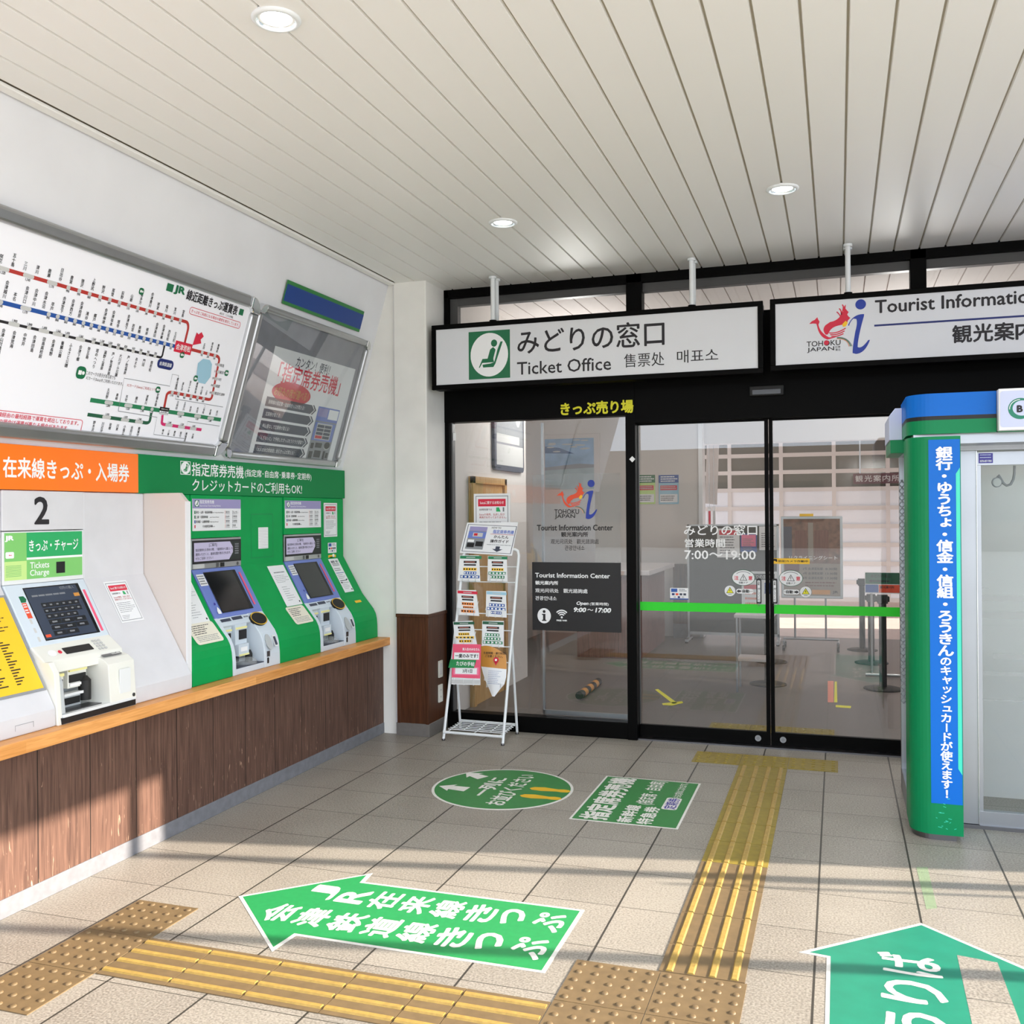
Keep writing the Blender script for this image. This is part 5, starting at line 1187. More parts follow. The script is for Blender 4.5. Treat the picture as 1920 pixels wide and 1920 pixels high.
for s_, (x0, y0, x1, y1), bo, sl in (('Tourist Information Center', (260, 203, 1103, 268), .022, 0), ('観光案内所', (262, 292, 520, 342), .025, 0), ('观光问讯处', (262, 378, 525, 430), .012, 0), ('觀光諮詢處', (578, 382, 850, 436), .012, 0), ('관광안내소', (262, 464, 503, 516), .012, 0), ('Open', (718, 525, 855, 580), .03, .25), ('(営業時間)', (875, 535, 1088, 580), .012, 0), ('9:00', (688, 592, 830, 648), .04, .2), ('～', (848, 610, 915, 632), .02, 0), ('17:00', (935, 596, 1110, 655), .04, .2), ('FREE WiFi', (502, 730, 618, 752), .04, 0)):
    g = MB(); q = F.rect(z6(x0, y0), z6(x1, y1)); g.text(F, s_, q, .0004, 'white', bo, sl); g.build('lettering', t)
g = MB(); c = F.px(*z6(362, 687)); g.ell(F, c, .052, .056, .0004, 'white', 36); g.ell(F, (c[0], c[1]+.031), .011, .011, .0008, 'black', 16); g.poly(F, [(c[0]-.017, c[1]+.014), (c[0]+.01, c[1]+.014), (c[0]+.01, c[1]-.03), (c[0]+.017, c[1]-.03), (c[0]+.017, c[1]-.038), (c[0]-.017, c[1]-.038), (c[0]-.017, c[1]-.03), (c[0]-.009, c[1]-.03), (c[0]-.009, c[1]+.006), (c[0]-.017, c[1]+.006)], .0008, 'black'); g.build('information_symbol', t)
g = MB(); c = F.px(*z6(560, 705)); g.ell(F, c, .008, .008, .0004, 'white', 14)
for rr_ in (.022, .037, .052): g.line(F, [(c[0]+rr_*math.sin(a), c[1]+rr_*math.cos(a)) for a in [(-.85+.17*i) for i in range(11)]], .009, .0004, 'white')
g.build('wireless_symbol', t)
for nm, x0, x1, dr in (('left', 1.462, 2.342, D1), ('right', 2.398, 3.26, D2)):
    g = MB(); FD = YF(1.0315); g.rect(FD, (x0, .918, x1, .980), .0006, 'tape_green'); tag(g.build('safety_tape'), 'bright green safety tape across the %s sliding door leaf' % nm, 'tape', 'green tapes on the sliding doors')
FD = YF(1.031)
def D(x, y): return 1180+x/2.909, 760+y/2.909
g = MB()
for s_, (x0, y0, x1, y1) in (('みどりの窓口', (298, 652, 698, 708)), ('営業時間', (302, 728, 522, 775)), ('7:00～19:00', (300, 790, 690, 842))): g.text(FD, s_, FD.rect(D(x0, y0), D(x1, y1)), .0005, 'white', .014)
tag(g.build('door_lettering'), 'white opening hours lettering on the left sliding door leaf', 'lettering')
def oval(x, y, side):
    c = FD.px(*D(x, y)); g = MB(); g.ell(FD, c, .079, .056, .0008, 'rail_dark_green', 40, .0006); g.ell(FD, c, .0755, .0525, .0012, 'paper', 40)
    g.poly(FD, [(c[0]-.026, c[1]-.02), (c[0]+.026, c[1]-.02), (c[0], c[1]+.026)], .0016, 'ink'); g.poly(FD, [(c[0]-.020, c[1]-.0165), (c[0]+.020, c[1]-.0165), (c[0], c[1]+.019)], .002, 'paper')
    g.rect(FD, (c[0]-.002, c[1]-.006, c[0]+.002, c[1]+.011), .0024, 'ink'); g.ell(FD, (c[0], c[1]-.012), .0025, .0025, .0024, 'ink', 8)
    g.th(FD, '注', c[0]-.062, c[1]-.016, .027, .0016, 'crimson', .02); g.th(FD, '意', c[0]+.034, c[1]-.016, .027, .0016, 'crimson', .02); g.th(FD, '自動ドア', c[0], c[1]-.042, .014, .0016, 'ink', .01, .5); g.line(FD, [(c[0]+.06*math.sin(a), c[1]+.042*math.cos(a)) for a in [-.9+.18*i for i in range(11)]], .004, .0016, 'grey_ink')
    tag(g.build('caution_sticker'), 'oval white caution sticker on the %s sliding door leaf' % side, 'sticker', 'oval caution stickers')
oval(622, 940, 'left'); oval(881, 943, 'right')
def tri(x, y, side):
    c = FD.px(*D(x, y)); g = MB(); g.ell(FD, c, .037, .037, .0008, 'paper', 30, .0006); g.poly(FD, [(c[0]-.026, c[1]-.016), (c[0]+.026, c[1]-.016), (c[0], c[1]+.028)], .0012, 'ink'); g.poly(FD, [(c[0]-.021, c[1]-.013), (c[0]+.021, c[1]-.013), (c[0], c[1]+.021)], .0016, 'lemon'); g.rect(FD, (c[0]-.002, c[1]-.004, c[0]+.002, c[1]+.011), .002, 'ink'); g.rect(FD, (c[0]-.012, c[1]-.026, c[0]+.012, c[1]-.022), .0012, 'grey_ink')
    tag(g.build('warning_sticker'), 'round sticker with yellow warning triangle on the %s sliding door leaf' % side, 'sticker', 'round warning stickers')
tri(549, 1012, 'left'); tri(962, 1018, 'right')
def pill(x0, x1, y, side):
    r = FD.rect(D(x0, y-14), D(x1, y+14)); g = MB(); g.rr(FD, r, .018, .0008, 'paper', .0006); w_ = r[2]-r[0]; vm = (r[1]+r[3])/2
    if side == 'left': g.th(FD, '自動', r[2]-.075, vm-.011, .022, .0012, 'ink', .02); cx = r[2]-.1; sg = -1
    else: g.th(FD, '自動', r[0]+.02, vm-.011, .022, .0012, 'ink', .02); cx = r[0]+.09; sg = 1
    g.poly(FD, [(cx+sg*.016, vm), (cx-sg*.002, vm-.012), (cx-sg*.002, vm-.006), (cx-sg*.014, vm-.006), (cx-sg*.014, vm+.006), (cx-sg*.002, vm+.006), (cx-sg*.002, vm+.012)], .0012, 'ink')
    tag(g.build('automatic_sticker'), 'white pill shaped automatic door sticker on the %s leaf' % side, 'sticker', 'pill shaped door stickers')
pill(582, 678, 1014, 'left'); pill(838, 929, 1018, 'right')
def switch(x, side):
    r = FD.rect(D(x-14, 945), D(x+14, 1082)); t = thing('touch_switch', ((r[0]+r[2])/2, 1.03, r[1]), 'slim vertical touch switch with black rim on the %s door leaf' % side, 'switch', 'touch switches on the sliding doors')
    g = MB(); g.rr(FD, r, .008, .012, 'black', .012); g.build('housing', t); g = MB(); q = (r[0]+.007, r[1]+.012, r[2]-.007, r[3]-.012); g.rr(FD, q, .005, .0135, 'paper', .002); g.tv(FD, '自動', (q[0]+q[2])/2, q[3]-.006, .013, .0138, 'ink', .01); g.tv(FD, '押してください', (q[0]+q[2])/2, q[3]-.05, .018, .0138, 'grey_ink', .01)
    lab(g.build('press_plate', t), 'white press plate with lettering')
switch(707, 'left'); switch(794, 'right')
r = FD.rect(D(222, 995), D(322, 1060)); g = MB(); g.rr(FD, r, .006, .001, 'paper', .001); card_logos(g, FD, r, .0015); g.rect(FD, (r[0], r[1], r[2], r[1]+.008), .0015, 'blue_line'); tag(g.build('card_sticker'), 'white payment card sticker above the green tape on the left door leaf', 'sticker')
r = FD.rect(D(776, 834), D(984, 866)); g = MB(); g.rr(FD, r, .004, .001, 'yellow', .001); g.text(FD, '防犯カメラ作動中', (r[0]+.045, r[1]+.012, r[2]-.01, r[3]-.012), .0014, 'ink', .025); g.rr(FD, (r[0]+.008, r[1]+.02, r[0]+.036, r[1]+.034), .004, .0014, 'ink', 0, 3); g.ell(FD, (r[0]+.032, r[1]+.02), .006, .006, .0014, 'ink', 10); tag(g.build('camera_sticker'), 'yellow security camera sticker on the right door leaf', 'sticker')
g = MB(); FP = YF(.9345); c = FP.px(1185.5, 861); g.poly(FP, [(c[0], c[1]-.022), (c[0]+.022, c[1]), (c[0], c[1]+.022), (c[0]-.022, c[1])], .001, 'white'); tag(g.build('diamond_sticker'), 'small white diamond sticker on the black door post', 'sticker')
g = MB(); r = GW.rect((848, 812), (855, 826)); g.rect(GW, r, .003, 'white', .003); tag(g.build('white_clip'), 'tiny white clip at the edge of the fixed pane', 'clip')

# ================================================================== FLOOR MARKINGS
ZS = .0012
def floor_sign(name, lb, build, cat='floor sticker'):
    g = MB(); build(g); return tag(g.build(name), lb, cat)
def arrow_left(g):
    P = [(.388, -2.335), (.815, -1.925), (.828, -2.03), (1.829, -2.03), (1.829, -2.598), (.828, -2.598), (.815, -2.745)]
    g.prism(FLOOR, P, 0.0003, ZS, 'sticker_white')
    Q = [(.41, -2.335), (.800, -1.955), (.812, -2.045), (1.813, -2.045), (1.813, -2.583), (.812, -2.583), (.800, -2.712)]
    g.poly(FLOOR, Q, ZS+.0004, 'sticker_green')
    # two columns of upright writing, heads towards the arrow tip
    for s_, x0, x1, y in (('JR在来線きっぷ', .645, 1.795, -2.19), ('会津鉄道線きっぷ', .575, 1.795, -2.43)):
        n = len(s_); w_ = (x1-x0)/n
        for i, ch in enumerate(s_):
            r = (y-.088, -(x0+(i+1)*w_)+w_*.06, y+.088, -(x0+i*w_)-w_*.06)
            if ch == 'っ': r = (r[0]+.02, r[1]+.02, r[2]-.005, r[3]-.005)
            if ch in 'JR': r = (r[0]+.015, r[1], r[2]-.015, r[3])
            g.text(FLOOR_R, ch, r, ZS+.0008, 'sticker_white', .03)
floor_sign('floor_arrow', 'green floor arrow pointing left towards the ticket machines', arrow_left)
def circle(g):
    c = (.932, -.475); R = .418
    g.prism(FLOOR, [(c[0]+R*math.cos(i*PI/36), c[1]+R*math.sin(i*PI/36)) for i in range(72)], .0003, ZS, 'sticker_white'); g.ell(FLOOR, c, R-.016, R-.016, ZS+.0004, 'sticker_green_dull', 72)
    F = FLOOR_R      # reading direction +y, heads towards -x
    g.text(F, '一列に', (-.66, -.905, -.27, -.79), ZS+.0008, 'sticker_white', .035)
    g.text(F, 'お並びください', (-.80, -1.05, -.155, -.93), ZS+.0008, 'sticker_white', .025)
    for (tx, ty, hx, hy) in ((.74, -.56, .555, -.545), (.745, -.30, .60, -.22)):
        d = Vector((hx-tx, hy-ty)).normalized(); n = Vector((-d.y, d.x)); h = Vector((hx, hy)); t_ = Vector((tx, ty))
        P = [h, h-d*.09+n*.07, h-d*.08+n*.036, t_+n*.045, t_-n*.045, h-d*.08-n*.036, h-d*.09-n*.07]
        g.poly(FLOOR, [tuple(p) for p in P][::-1], ZS+.0008, 'sticker_white')
    for y in (-.43, -.585):
        sg = 1 if y > -.5 else -1; x0 = 1.085 if sg > 0 else 1.075
        top = [(x0+.0, .0), (x0+.02, .03), (x0+.08, .042), (x0+.14, .03), (x0+.17, .024), (x0+.2, .032), (x0+.235, .026), (x0+.25, 0)]
        P = [(a, y+b) for a, b in top]+[(a, y-b*.85) for a, b in reversed(top[1:-1])]
        g.poly(FLOOR, P[::-1], ZS+.0009, 'shoe_yellow')
floor_sign('floor_circle', 'round green floor sticker with white arrows and two yellow shoe prints', circle)
def rect_s(g):
    r = (1.456, -.91, 2.033, -.034); P = lambda q: [(q[0], q[1]), (q[2], q[1]), (q[2], q[3]), (q[0], q[3])]
    g.prism(FLOOR, P(r), .0003, ZS, 'sticker_white'); g.poly(FLOOR, P((r[0]+.012, r[1]+.012, r[2]-.012, r[3]-.012)), ZS+.0004, 'sticker_green_dull')
    F = FLOOR_R
    g.text(F, '指定席券売機', (-.885, -1.655, -.055, -1.495), ZS+.0008, 'sticker_white', .035)
    g.text(F, '新幹線', (-.885, -1.785, -.575, -1.70), ZS+.0008, 'sticker_white', .03); g.text(F, '特急券', (-.885, -1.89, -.575, -1.805), ZS+.0008, 'sticker_white', .03); g.text(F, '(指定席・自由席)', (-.545, -1.845, -.06, -1.735), ZS+.0008, 'sticker_white', .02)
    g.rr(F, (-.60, -1.975, -.375, -1.89), .02, ZS+.0007, 'sticker_white', 0, 4); g.text(F, '定期券', (-.59, -1.968, -.385, -1.898), ZS+.001, 'purple', .02); g.text(F, 'もお求めになれます。', (-.365, -1.965, -.06, -1.915), ZS+.0008, 'sticker_white', .015)
floor_sign('floor_rectangle', 'rectangular green floor sticker with white lettering and a purple word', rect_s)
def arrow_up(g):
    P = [(3.118, -1.752), (3.566, -2.158), (3.474, -2.172), (3.474, -3.6), (2.770, -3.6), (2.770, -2.172), (2.673, -2.158)]
    g.prism(FLOOR, P, .0003, ZS, 'sticker_white')
    Q = [(3.118, -1.772), (3.53, -2.148), (3.46, -2.158), (3.46, -3.59), (2.784, -3.59), (2.784, -2.158), (2.708, -2.148)]
    g.poly(FLOOR, Q, ZS+.0004, 'sticker_teal')
    F = FLOOR_R
    for ch, y0, y1 in (('ば', -2.225, -2.06), ('り', -2.43, -2.27), ('う', -2.66, -2.49)):
        g.text(F, ch, (y0, -3.155, y1, -2.945), ZS+.0008, 'sticker_white', .02)
    g.poly(FLOOR, [(3.22, -2.01), (3.35, -2.03), (3.36, -3.0), (3.2, -3.0)], ZS+.0008, 'floor_tile')
floor_sign('floor_arrow', 'green floor arrow pointing forward beside the yellow strip, with worn patch', arrow_up)
g = MB(); a = [FLOOR.px(*p) for p in ((1718, 1626), (1739, 1626), (1757, 1703), (1737, 1705))]; g.prism(FLOOR, a[::-1], .0003, .001, 'faded_tape'); tag(g.build('floor_tape'), 'faded pale green tape strip on the tiles before the cash machine booth', 'tape')

# ================================================================== TACTILE PAVING
def block(x0, y0, x1, y1, kind, m, lb, grp):
    g = MB(); e = .0015
    g.box(x0+e, y0+e, .0002, x1-e, y1-e, .0035, m)
    if kind == 'dots':
        nx = max(1, round((x1-x0)/.06)); ny = max(1, round((y1-y0)/.06))
        for i in range(nx):
            for j in range(ny):
                c = (x0+(x1-x0)*(i+.5)/nx, y0+(y1-y0)*(j+.5)/ny, .0034)
                g.lathe(c, [(.0125, 0), (.0105, .0035), (.007, .0048), (.0005, .005)], m if m != 'tactile' else 'tactile', 12)
    else:
        along_y = kind == 'bars_y'
        for i in range(4):
            k = (i+.5)/4
            if along_y: c = x0+(x1-x0)*k; P = Face((c, y0, 0), (1, 0, 0), (0, 0, 1)); L = y1-y0
            else: c = y0+(y1-y0)*k; P = Face((x0, c, 0), (0, 1, 0), (0, 0, 1)); L = x1-x0
            prof = [(-.0135, .0033), (.0135, .0033), (.0085, .0088), (-.0085, .0088)]
            if along_y: g.prism(P, prof, -(L-.006), -.006, 'bar_yellow')
            else: g.prism(P, prof, .006, L-.006, 'bar_yellow')
    return tag(g.build('tactile_block'), lb, 'tactile paving', grp)
ordn = ['first', 'second', 'third', 'fourth', 'fifth', 'sixth', 'seventh', 'eighth', 'ninth', 'tenth']
for i, (a, b) in enumerate(((1.905, 2.207), (2.207, 2.507), (2.507, 2.81))):
    block(a, .460, b, .745, 'dots', 'tactile_shaded', 'yellow dotted tactile block before the sliding doors, %s from the leaflet rack side' % ordn[i], 'dotted blocks before the sliding doors')
ys = [.452, .17, -.13, -.43, -.73, -1.03, -1.33, -1.632, -1.932, -2.232, -2.462]
for i in range(10):
    block(2.207, ys[i+1], 2.507, ys[i], 'bars_y', 'tactile_shaded' if i < 6 else 'tactile', '%s ribbed tactile block from the sliding doors in the long yellow strip' % ordn[i], 'ribbed blocks leading to the sliding doors')  # block colour changes from shaded to sunlit copy where the sun patch starts
xs_ = [1.911, 2.217, 2.515]; yd = [-2.465, -2.77, -3.075, -3.38]
for j in range(3):
    for i in range(2):
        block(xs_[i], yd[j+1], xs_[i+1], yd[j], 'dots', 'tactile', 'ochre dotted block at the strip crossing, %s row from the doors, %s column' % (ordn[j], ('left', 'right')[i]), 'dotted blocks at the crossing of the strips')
xb_ = [.312, .606, .906, 1.206, 1.46, 1.61, 1.909]
for i in range(6):
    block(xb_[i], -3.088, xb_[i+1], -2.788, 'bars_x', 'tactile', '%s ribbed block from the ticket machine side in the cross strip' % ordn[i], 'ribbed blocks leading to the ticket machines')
yl = [-2.498, -2.795, -3.092, -3.39]
for j in range(3):
    block(.012, yl[j+1], .309, yl[j], 'dots', 'tactile', 'ochre dotted block before the ticket machines, %s from the doors' % ordn[j], 'dotted blocks before the ticket machines')

# ================================================================== CASH MACHINE BOOTH
AF = YF(-.70)
t = thing('cash_machine_booth', (4.0, -.2, 0), 'green and blue cash machine booth with steel door beside the glass front', 'booth')
def rounded(x0, x1, y0, y1, r, n=10):
    """plan outline, front left corner rounded"""
    p = [(x0+r-r*math.cos(a*PI/2/n), y0+r-r*math.sin(a*PI/2/n)) for a in range(n+1)]
    return p+[(x1, y0), (x1, y1), (x0, y1)]
PLAN = Face((0, 0, 0), (1, 0, 0), (0, 1, 0))
def solid(g, p, z0, z1, m, smooth=11):
    n = len(p); vs = [(a, b, z0) for a, b in p]+[(a, b, z1) for a, b in p]
    g.add(vs, [tuple(range(n))[::-1], tuple(range(n, 2*n))], m)
    for i in range(n): g.add([vs[i], vs[(i+1) % n], vs[n+(i+1) % n], vs[n+i]], [(0, 1, 2, 3)], m)
xl = 3.152; xr_ = AF.px(1804, 1200)[0]
g = MB(); solid(g, rounded(xl, xr_, -.70, -.38, .11), .03, 1.985, 'atm_green'); cl = g.build('corner_column', t, .004)
g = MB(); z0c, z1c = .33, 1.83
g.prism(AF, [(xr_-.022, z0c+.03), (xr_-.004, z0c), (xr_-.004, z1c), (xr_-.022, z1c-.03)], .0005, .002, 'atm_mint'); lab(g.build('mint_edge', cl), 'pale mint edge strip')
g = MB(); r = AF.rect((1740.5, 824), (1799, 1506)); b0 = AF.px(1740.5, 826)[0]; b1 = AF.px(1801, 1000)[0]; zt1 = AF.px(1770, 824)[1]; zb1 = AF.px(1768, 1507)[1]
g.rect(AF, (b0, zb1, b1, zt1), .0012, 'atm_blue', .001)
sx = (b0+b1)/2
txt = '銀行・ゆうちょ・信金・信組・ろうきん'; small = 'のキャッシュカードが使えます！'
def pz(y): return AF.px(1770, y)[1]
ztop = pz(838); zmid = pz(1231); zend = pz(1497)
hb_ = (ztop-zmid)/len(txt); hs_ = (zmid-zend)/len(small)
g.tv(AF, txt, sx, ztop, hb_, .0018, 'white', .035, 1.28, 1.0); g.tv(AF, small, sx, zmid, hs_, .0018, 'white', .03, 1.15, 1.0)
lab(g.build('blue_banner', cl), 'blue strip with vertical white lettering')
g = MB()
for i in range(14):
    u = xl+.11+R_.random()*(xr_-xl-.15); v = .06+.16*R_.random()**1.3; a_ = R_.uniform(-.5, .5); l_ = R_.uniform(.006, .022); g.line(AF, [(u, v), (u+l_*math.cos(a_), v+l_*math.sin(a_))], .0022, .0014, 'atm_mint')
lab(g.build('scuff_marks', cl), 'pale scratches near the foot')
g = MB(); solid(g, rounded(xl+.012, xr_-.03, -.685, -.4, .1), 0, .034, 'steel_dark'); g.build('plinth', t)
# header
def bands(name, p, z0, z1, lbl):
    g = MB(); zb = z0+(z1-z0)*.34; zk = z0+(z1-z0)*.44
    solid(g, p, z0, zb, 'atm_green'); solid(g, p, zb, zk, 'black'); solid(g, p, zk, z1, 'atm_blue'); return lab(g.build(name, t, .003), lbl)
bands('header_corner', rounded(xl-.002, 3.548, -.703, -.2, .12), 1.998, 2.196, 'rounded header corner in blue, black and green bands')
bands('header', [(3.558, -.70), (4.95, -.70), (4.95, -.2), (3.558, -.2)], 1.998, 2.2, 'header in blue, black and green bands')
g = MB(); g.box(3.18, -.66, 1.95, 4.93, -.3, 2.0, 'steel'); g.build('soffit', t)
SB = YF(-.76)
g = MB(); u0 = SB.px(1872.5, 770)[0]; zs0, zs1 = SB.px(1873, 807)[1], SB.px(1873, 729)[1]
g.rect(SB, (u0, zs0, u0+.62, zs1), 0, 'white_gloss', .06); sb = g.build('sign_box', t, .003)
g = MB(); g.rr(SB, (u0+.006, zs0+.014, u0+.612, zs1-.012), .014, .0012, 'periwinkle'); c = SB.px(1913, 766)
g.ell(SB, c, .052, .05, .002, 'sticker_teal', 36); g.ell(SB, (c[0]+.008, c[1]+.002), .041, .036, .0026, 'periwinkle', 36); g.line(SB, [(c[0]+.046*math.cos(a), c[1]+.043*math.sin(a)) for a in [1.6+.2*i for i in range(9)]], .003, .003, 'white')
q = SB.rect((1906, 760), (1919, 773)); g.text(SB, 'B', (q[0], q[1], q[0]+.026, q[3]), .0035, 'ink', .05)
lab(g.build('sign_face', sb), 'pale lilac face with green ring and letter B')
g = MB(); LS = XF(3.10); g.prism(Face((0, -.30, 0), (1, 0, 0), (0, 0, 1)), [(3.085, 2.0), (3.15, 2.0), (3.15, 2.17), (3.115, 2.17), (3.085, 2.13)], -.5, 0, 'periwinkle'); g.box(3.09, -.30, 1.93, 3.16, .2, 2.0, 'atm_green'); lab(g.build('side_sign', t, .003), 'lilac sign box on the side of the booth')
# steel front
yd_ = -.44; DF = YF(yd_)
g = MB(); g.box(xr_-.02, yd_, 1.925, 4.93, -.36, 1.985, 'steel'); lab(g.build('top_rail', t, .002), 'brushed steel top rail')
s0, s1 = DF.px(1806, 1200)[0], DF.px(1834, 1200)[0]
g = MB(); g.box(xr_-.03, yd_+.004, .02, s1, yd_+.05, 1.925, 'steel'); g.box(s1-.004, yd_-.004, .02, s1, yd_+.01, 1.925, 'alu_bright'); lab(g.build('door_jamb', t, .001), 'brushed steel jamb')
zd1 = DF.px(1860, 872)[1]
g = MB()
for q in ((s1, .08, s1+.002, zd1), ): pass
g.box(s1+.001, yd_+.01, .08, s1+.02, yd_+.044, zd1+.01, 'steel'); g.box(s1+.001, yd_+.006, zd1, 4.4, yd_+.046, 1.918, 'steel'); g.box(s1+.001, yd_+.006, .012, 4.4, yd_+.046, .088, 'steel'); dr = lab(g.build('sliding_door', t, .001), 'sliding door with steel rails')
g = MB(); g.box(s1+.001, yd_+.02, .088, 4.4, yd_+.028, zd1, 'glass'); g.build('glass_pane', dr)
g = MB(); GD = YF(yd_+.0195)
for (x0, x1, y0, y1) in ((1836, 1990, 1115, 1130), (1836, 1990, 1145, 1163), (1836, 1990, 1172, 1176), (1836, 1855, 1102, 1104), (1862, 1990, 1225, 1240), (1836, 1990, 1310, 1320), (1836, 1990, 1258, 1272), (1900, 1990, 1308, 1312)):
    q = GD.rect((x0, y0), (x1, y1)); g.rect(GD, q, .0004, 'grey_tint')
lab(g.build('film_stripes', dr), 'grey film stripes on the glass')
g = MB(); q = DF.rect((1835, 850), (1862, 868)); g.rect(DF, (q[0], q[1], q[2], q[3]), -.004, 'purple', .001); g.lines(DF, (q[0]+.006, q[1]+.02, q[2]-.006, q[3]-.004), 2, -.0034, 'periwinkle', .3, .2, 3); g.text(DF, '0570-057-7001', (q[0]+.006, q[1]+.005, q[2]-.006, q[1]+.016), -.0034, 'white', .02); lab(g.build('purple_sticker', dr), 'small purple sticker with telephone number')
g = MB(); g.box(xr_, yd_-.01, 0, 4.93, -.33, .018, 'steel_dark'); lab(g.build('threshold', t), 'dark steel threshold')
g = MB(); F9 = YF(-.36); P = [F9.px(1680+x/8, 700+y/8) for x, y in ((1778, 1385), (1775, 1500), (1760, 1590), (1720, 1665), (1660, 1685), (1610, 1650), (1570, 1580), (1540, 1530), (1520, 1560))]
g.tube([F9.w(u, v) for u, v in P], .0065, 'mid_grey', 10); c = F9.px(1680+1512/8, 700+1635/8); g.ell(F9, c, .024, .026, .012, 'mid_grey', 24, .02); g.ell(F9, c, .019, .021, .014, 'pale_grey', 24, .004); lab(g.build('microphone_cord', t), 'curled grey cord with round head')
g = MB(); g.box(3.20, .18, 0, 4.95, .24, 2.0, 'pale_grey'); g.box(4.90, -.68, 0, 4.96, .24, 2.0, 'atm_green'); g.box(3.2, -.36, 1.97, 4.95, .24, 2.03, 'casing_white'); lab(g.build('inner_walls', t), 'plain grey inner walls')
# glazed left side
g = MB()
for (a, b) in ((-.385, -.355), (.20, .235)): g.box(3.16, a, 0, 3.2, b, 1.97, 'steel')
g.box(3.16, -.385, 1.93, 3.2, .235, 1.985, 'steel'); g.box(3.16, -.385, 0, 3.2, .235, .12, 'steel'); sd_ = lab(g.build('side_frame', t, .002), 'steel frame of the glazed side')
g = MB(); g.box(3.175, -.36, .12, 3.183, .205, 1.93, 'glass'); g.build('side_glass', sd_)
g = MB(); P = []
for i in range(220): a = i*.95; P.append((3.166+.007*math.cos(a), .185+.007*math.sin(a), .5+1.3*i/219))
g.tube(P, .0028, 'mid_grey', 5); lab(g.build('coiled_cable', t), 'coiled grey cable beside the glass')

area('booth_fill', (4.1, -.1, 1.94), 1.2, .2, 1.6, (.95, .98, 1))  # added light with no fixture, brightens the booth behind its glass

# ================================================================== THINGS INSIDE THE OFFICE
OF = Face((0, 0, 0), (1, 0, 0), (0, 1, 0))
def fl(x, y): return OF.px(x, y)
WL = XF(-.119)
# framed mountain poster on the left wall
q = [WL.px(*S(x, y)) for x, y in ((306, 60), (478, 90), (480, 384), (306, 360))]
r = (min(q[0][0], q[3][0]), (q[3][1]+q[2][1])/2, max(q[1][0], q[2][0])-.05, (q[3][1]+q[2][1])/2+1.05)
t = thing('framed_poster', WL.w((r[0]+r[2])/2, r[1]), 'dark framed grey mountain poster on the office side wall above the timber door', 'poster')
g = MB(); g.rr(WL, r, .05, .03, 'dark_slate', .03); g.build('frame', t)
g = MB(); i_ = (r[0]+.05, r[1]+.05, r[2]-.03, r[3]-.05); g.rect(WL, i_, .0305, 'photo_grey'); W_, H_ = i_[2]-i_[0], i_[3]-i_[1]
g.poly(WL, [(i_[0], i_[1]+H_*.25), (i_[2], i_[1]+H_*.2), (i_[2], i_[1]+H_*.45), (i_[0]+W_*.65, i_[1]+H_*.7), (i_[0]+W_*.5, i_[1]+H_*.82), (i_[0]+W_*.4, i_[1]+H_*.7), (i_[0], i_[1]+H_*.5)], .031, 'mid_grey'); g.rect(WL, (i_[0], i_[1]+H_*.22, i_[0]+W_*.85, i_[1]+H_*.3), .0315, 'pale_grey'); g.rect(WL, (i_[0], i_[1], i_[2], i_[1]+H_*.2), .031, 'pale_grey'); g.ell(WL, (i_[0]+W_*.8, i_[1]+H_*.6), W_*.12, H_*.2, .0316, 'pale_grey', 20)
g.build('picture', t)
# landscape picture on the back wall
B68 = YF(6.798); r = B68.rect(S(607, 192), S(884, 470))
t = thing('landscape_picture', B68.w((r[0]+r[2])/2, r[1]), 'large unframed looking seascape picture with clouds on the office back wall', 'picture')
g = MB(); g.rect(B68, (r[0]-.06, r[1]-.5, r[2]+.08, r[3]+.06), .02, 'office_white', .018); g.build('mount', t, .004)
g = MB(); H_ = r[3]-r[1]; W_ = r[2]-r[0]; g.rect(B68, r, .022, 'photo_sky'); g.poly(B68, [(r[0], r[1]), (r[2], r[1]), (r[2], r[1]+H_*.45), (r[0]+W_*.5, r[1]+H_*.42), (r[0], r[1]+H_*.4)], .0224, 'photo_sea'); g.poly(B68, [(r[0], r[1]+H_*.72), (r[0]+W_*.6, r[1]+H_*.7), (r[0]+W_*.3, r[1]+H_*.82), (r[0], r[1]+H_*.86)], .0226, 'photo_blue'); g.poly(B68, [(r[0], r[1]+H_*.38), (r[2], r[1]+H_*.42), (r[2], r[1]+H_*.48), (r[0]+W_*.7, r[1]+H_*.5), (r[0], r[1]+H_*.44)], .0228, 'mid_grey')
for i in range(14): u = r[0]+W_*(.1+.85*R_.random()); v = r[1]+H_*(.72+.25*R_.random()); hw = W_*.08; g.ell(B68, (min(u, r[2]-hw), v), hw, H_*.014, .023+i*.0001, 'pale_grey', 14)
g.build('picture', t)
# two notices on the back wall
for (x0, x1, hd, bd, lb) in ((40, 142, 'green_dark', 'pale_green', 'green headed notice on the office back wall, left of a pair'), (160, 270, 'blue_line', 'lake_blue', 'blue headed notice on the office back wall, right of a pair')):
    r = B68.rect(D(x0, 381), D(x1, 538)); g = MB(); g.rect(B68, r, .004, bd, .003); W_, H_ = r[2]-r[0], r[3]-r[1]
    P = lambda a, b, c, e: (r[0]+W_*a, r[1]+H_*b, r[0]+W_*c, r[1]+H_*e)
    g.rect(B68, P(0, .73, 1, 1), .0046, hd); g.lines(B68, P(.1, .75, .95, .97), 3, .005, 'white', .5, .3, 5); g.rect(B68, P(.08, .48, .92, .64), .0046, 'crimson'); g.lines(B68, P(.1, .5, .9, .62), 2, .005, 'pale_grey', .4, .1, 6); g.rect(B68, P(.06, .06, .94, .34), .0046, 'paper'); g.lines(B68, P(.1, .1, .9, .3), 3, .005, 'grey_ink', .5, .4, 7)
    tag(g.build('wall_notice'), lb, 'notice', 'pair of notices on the office back wall')
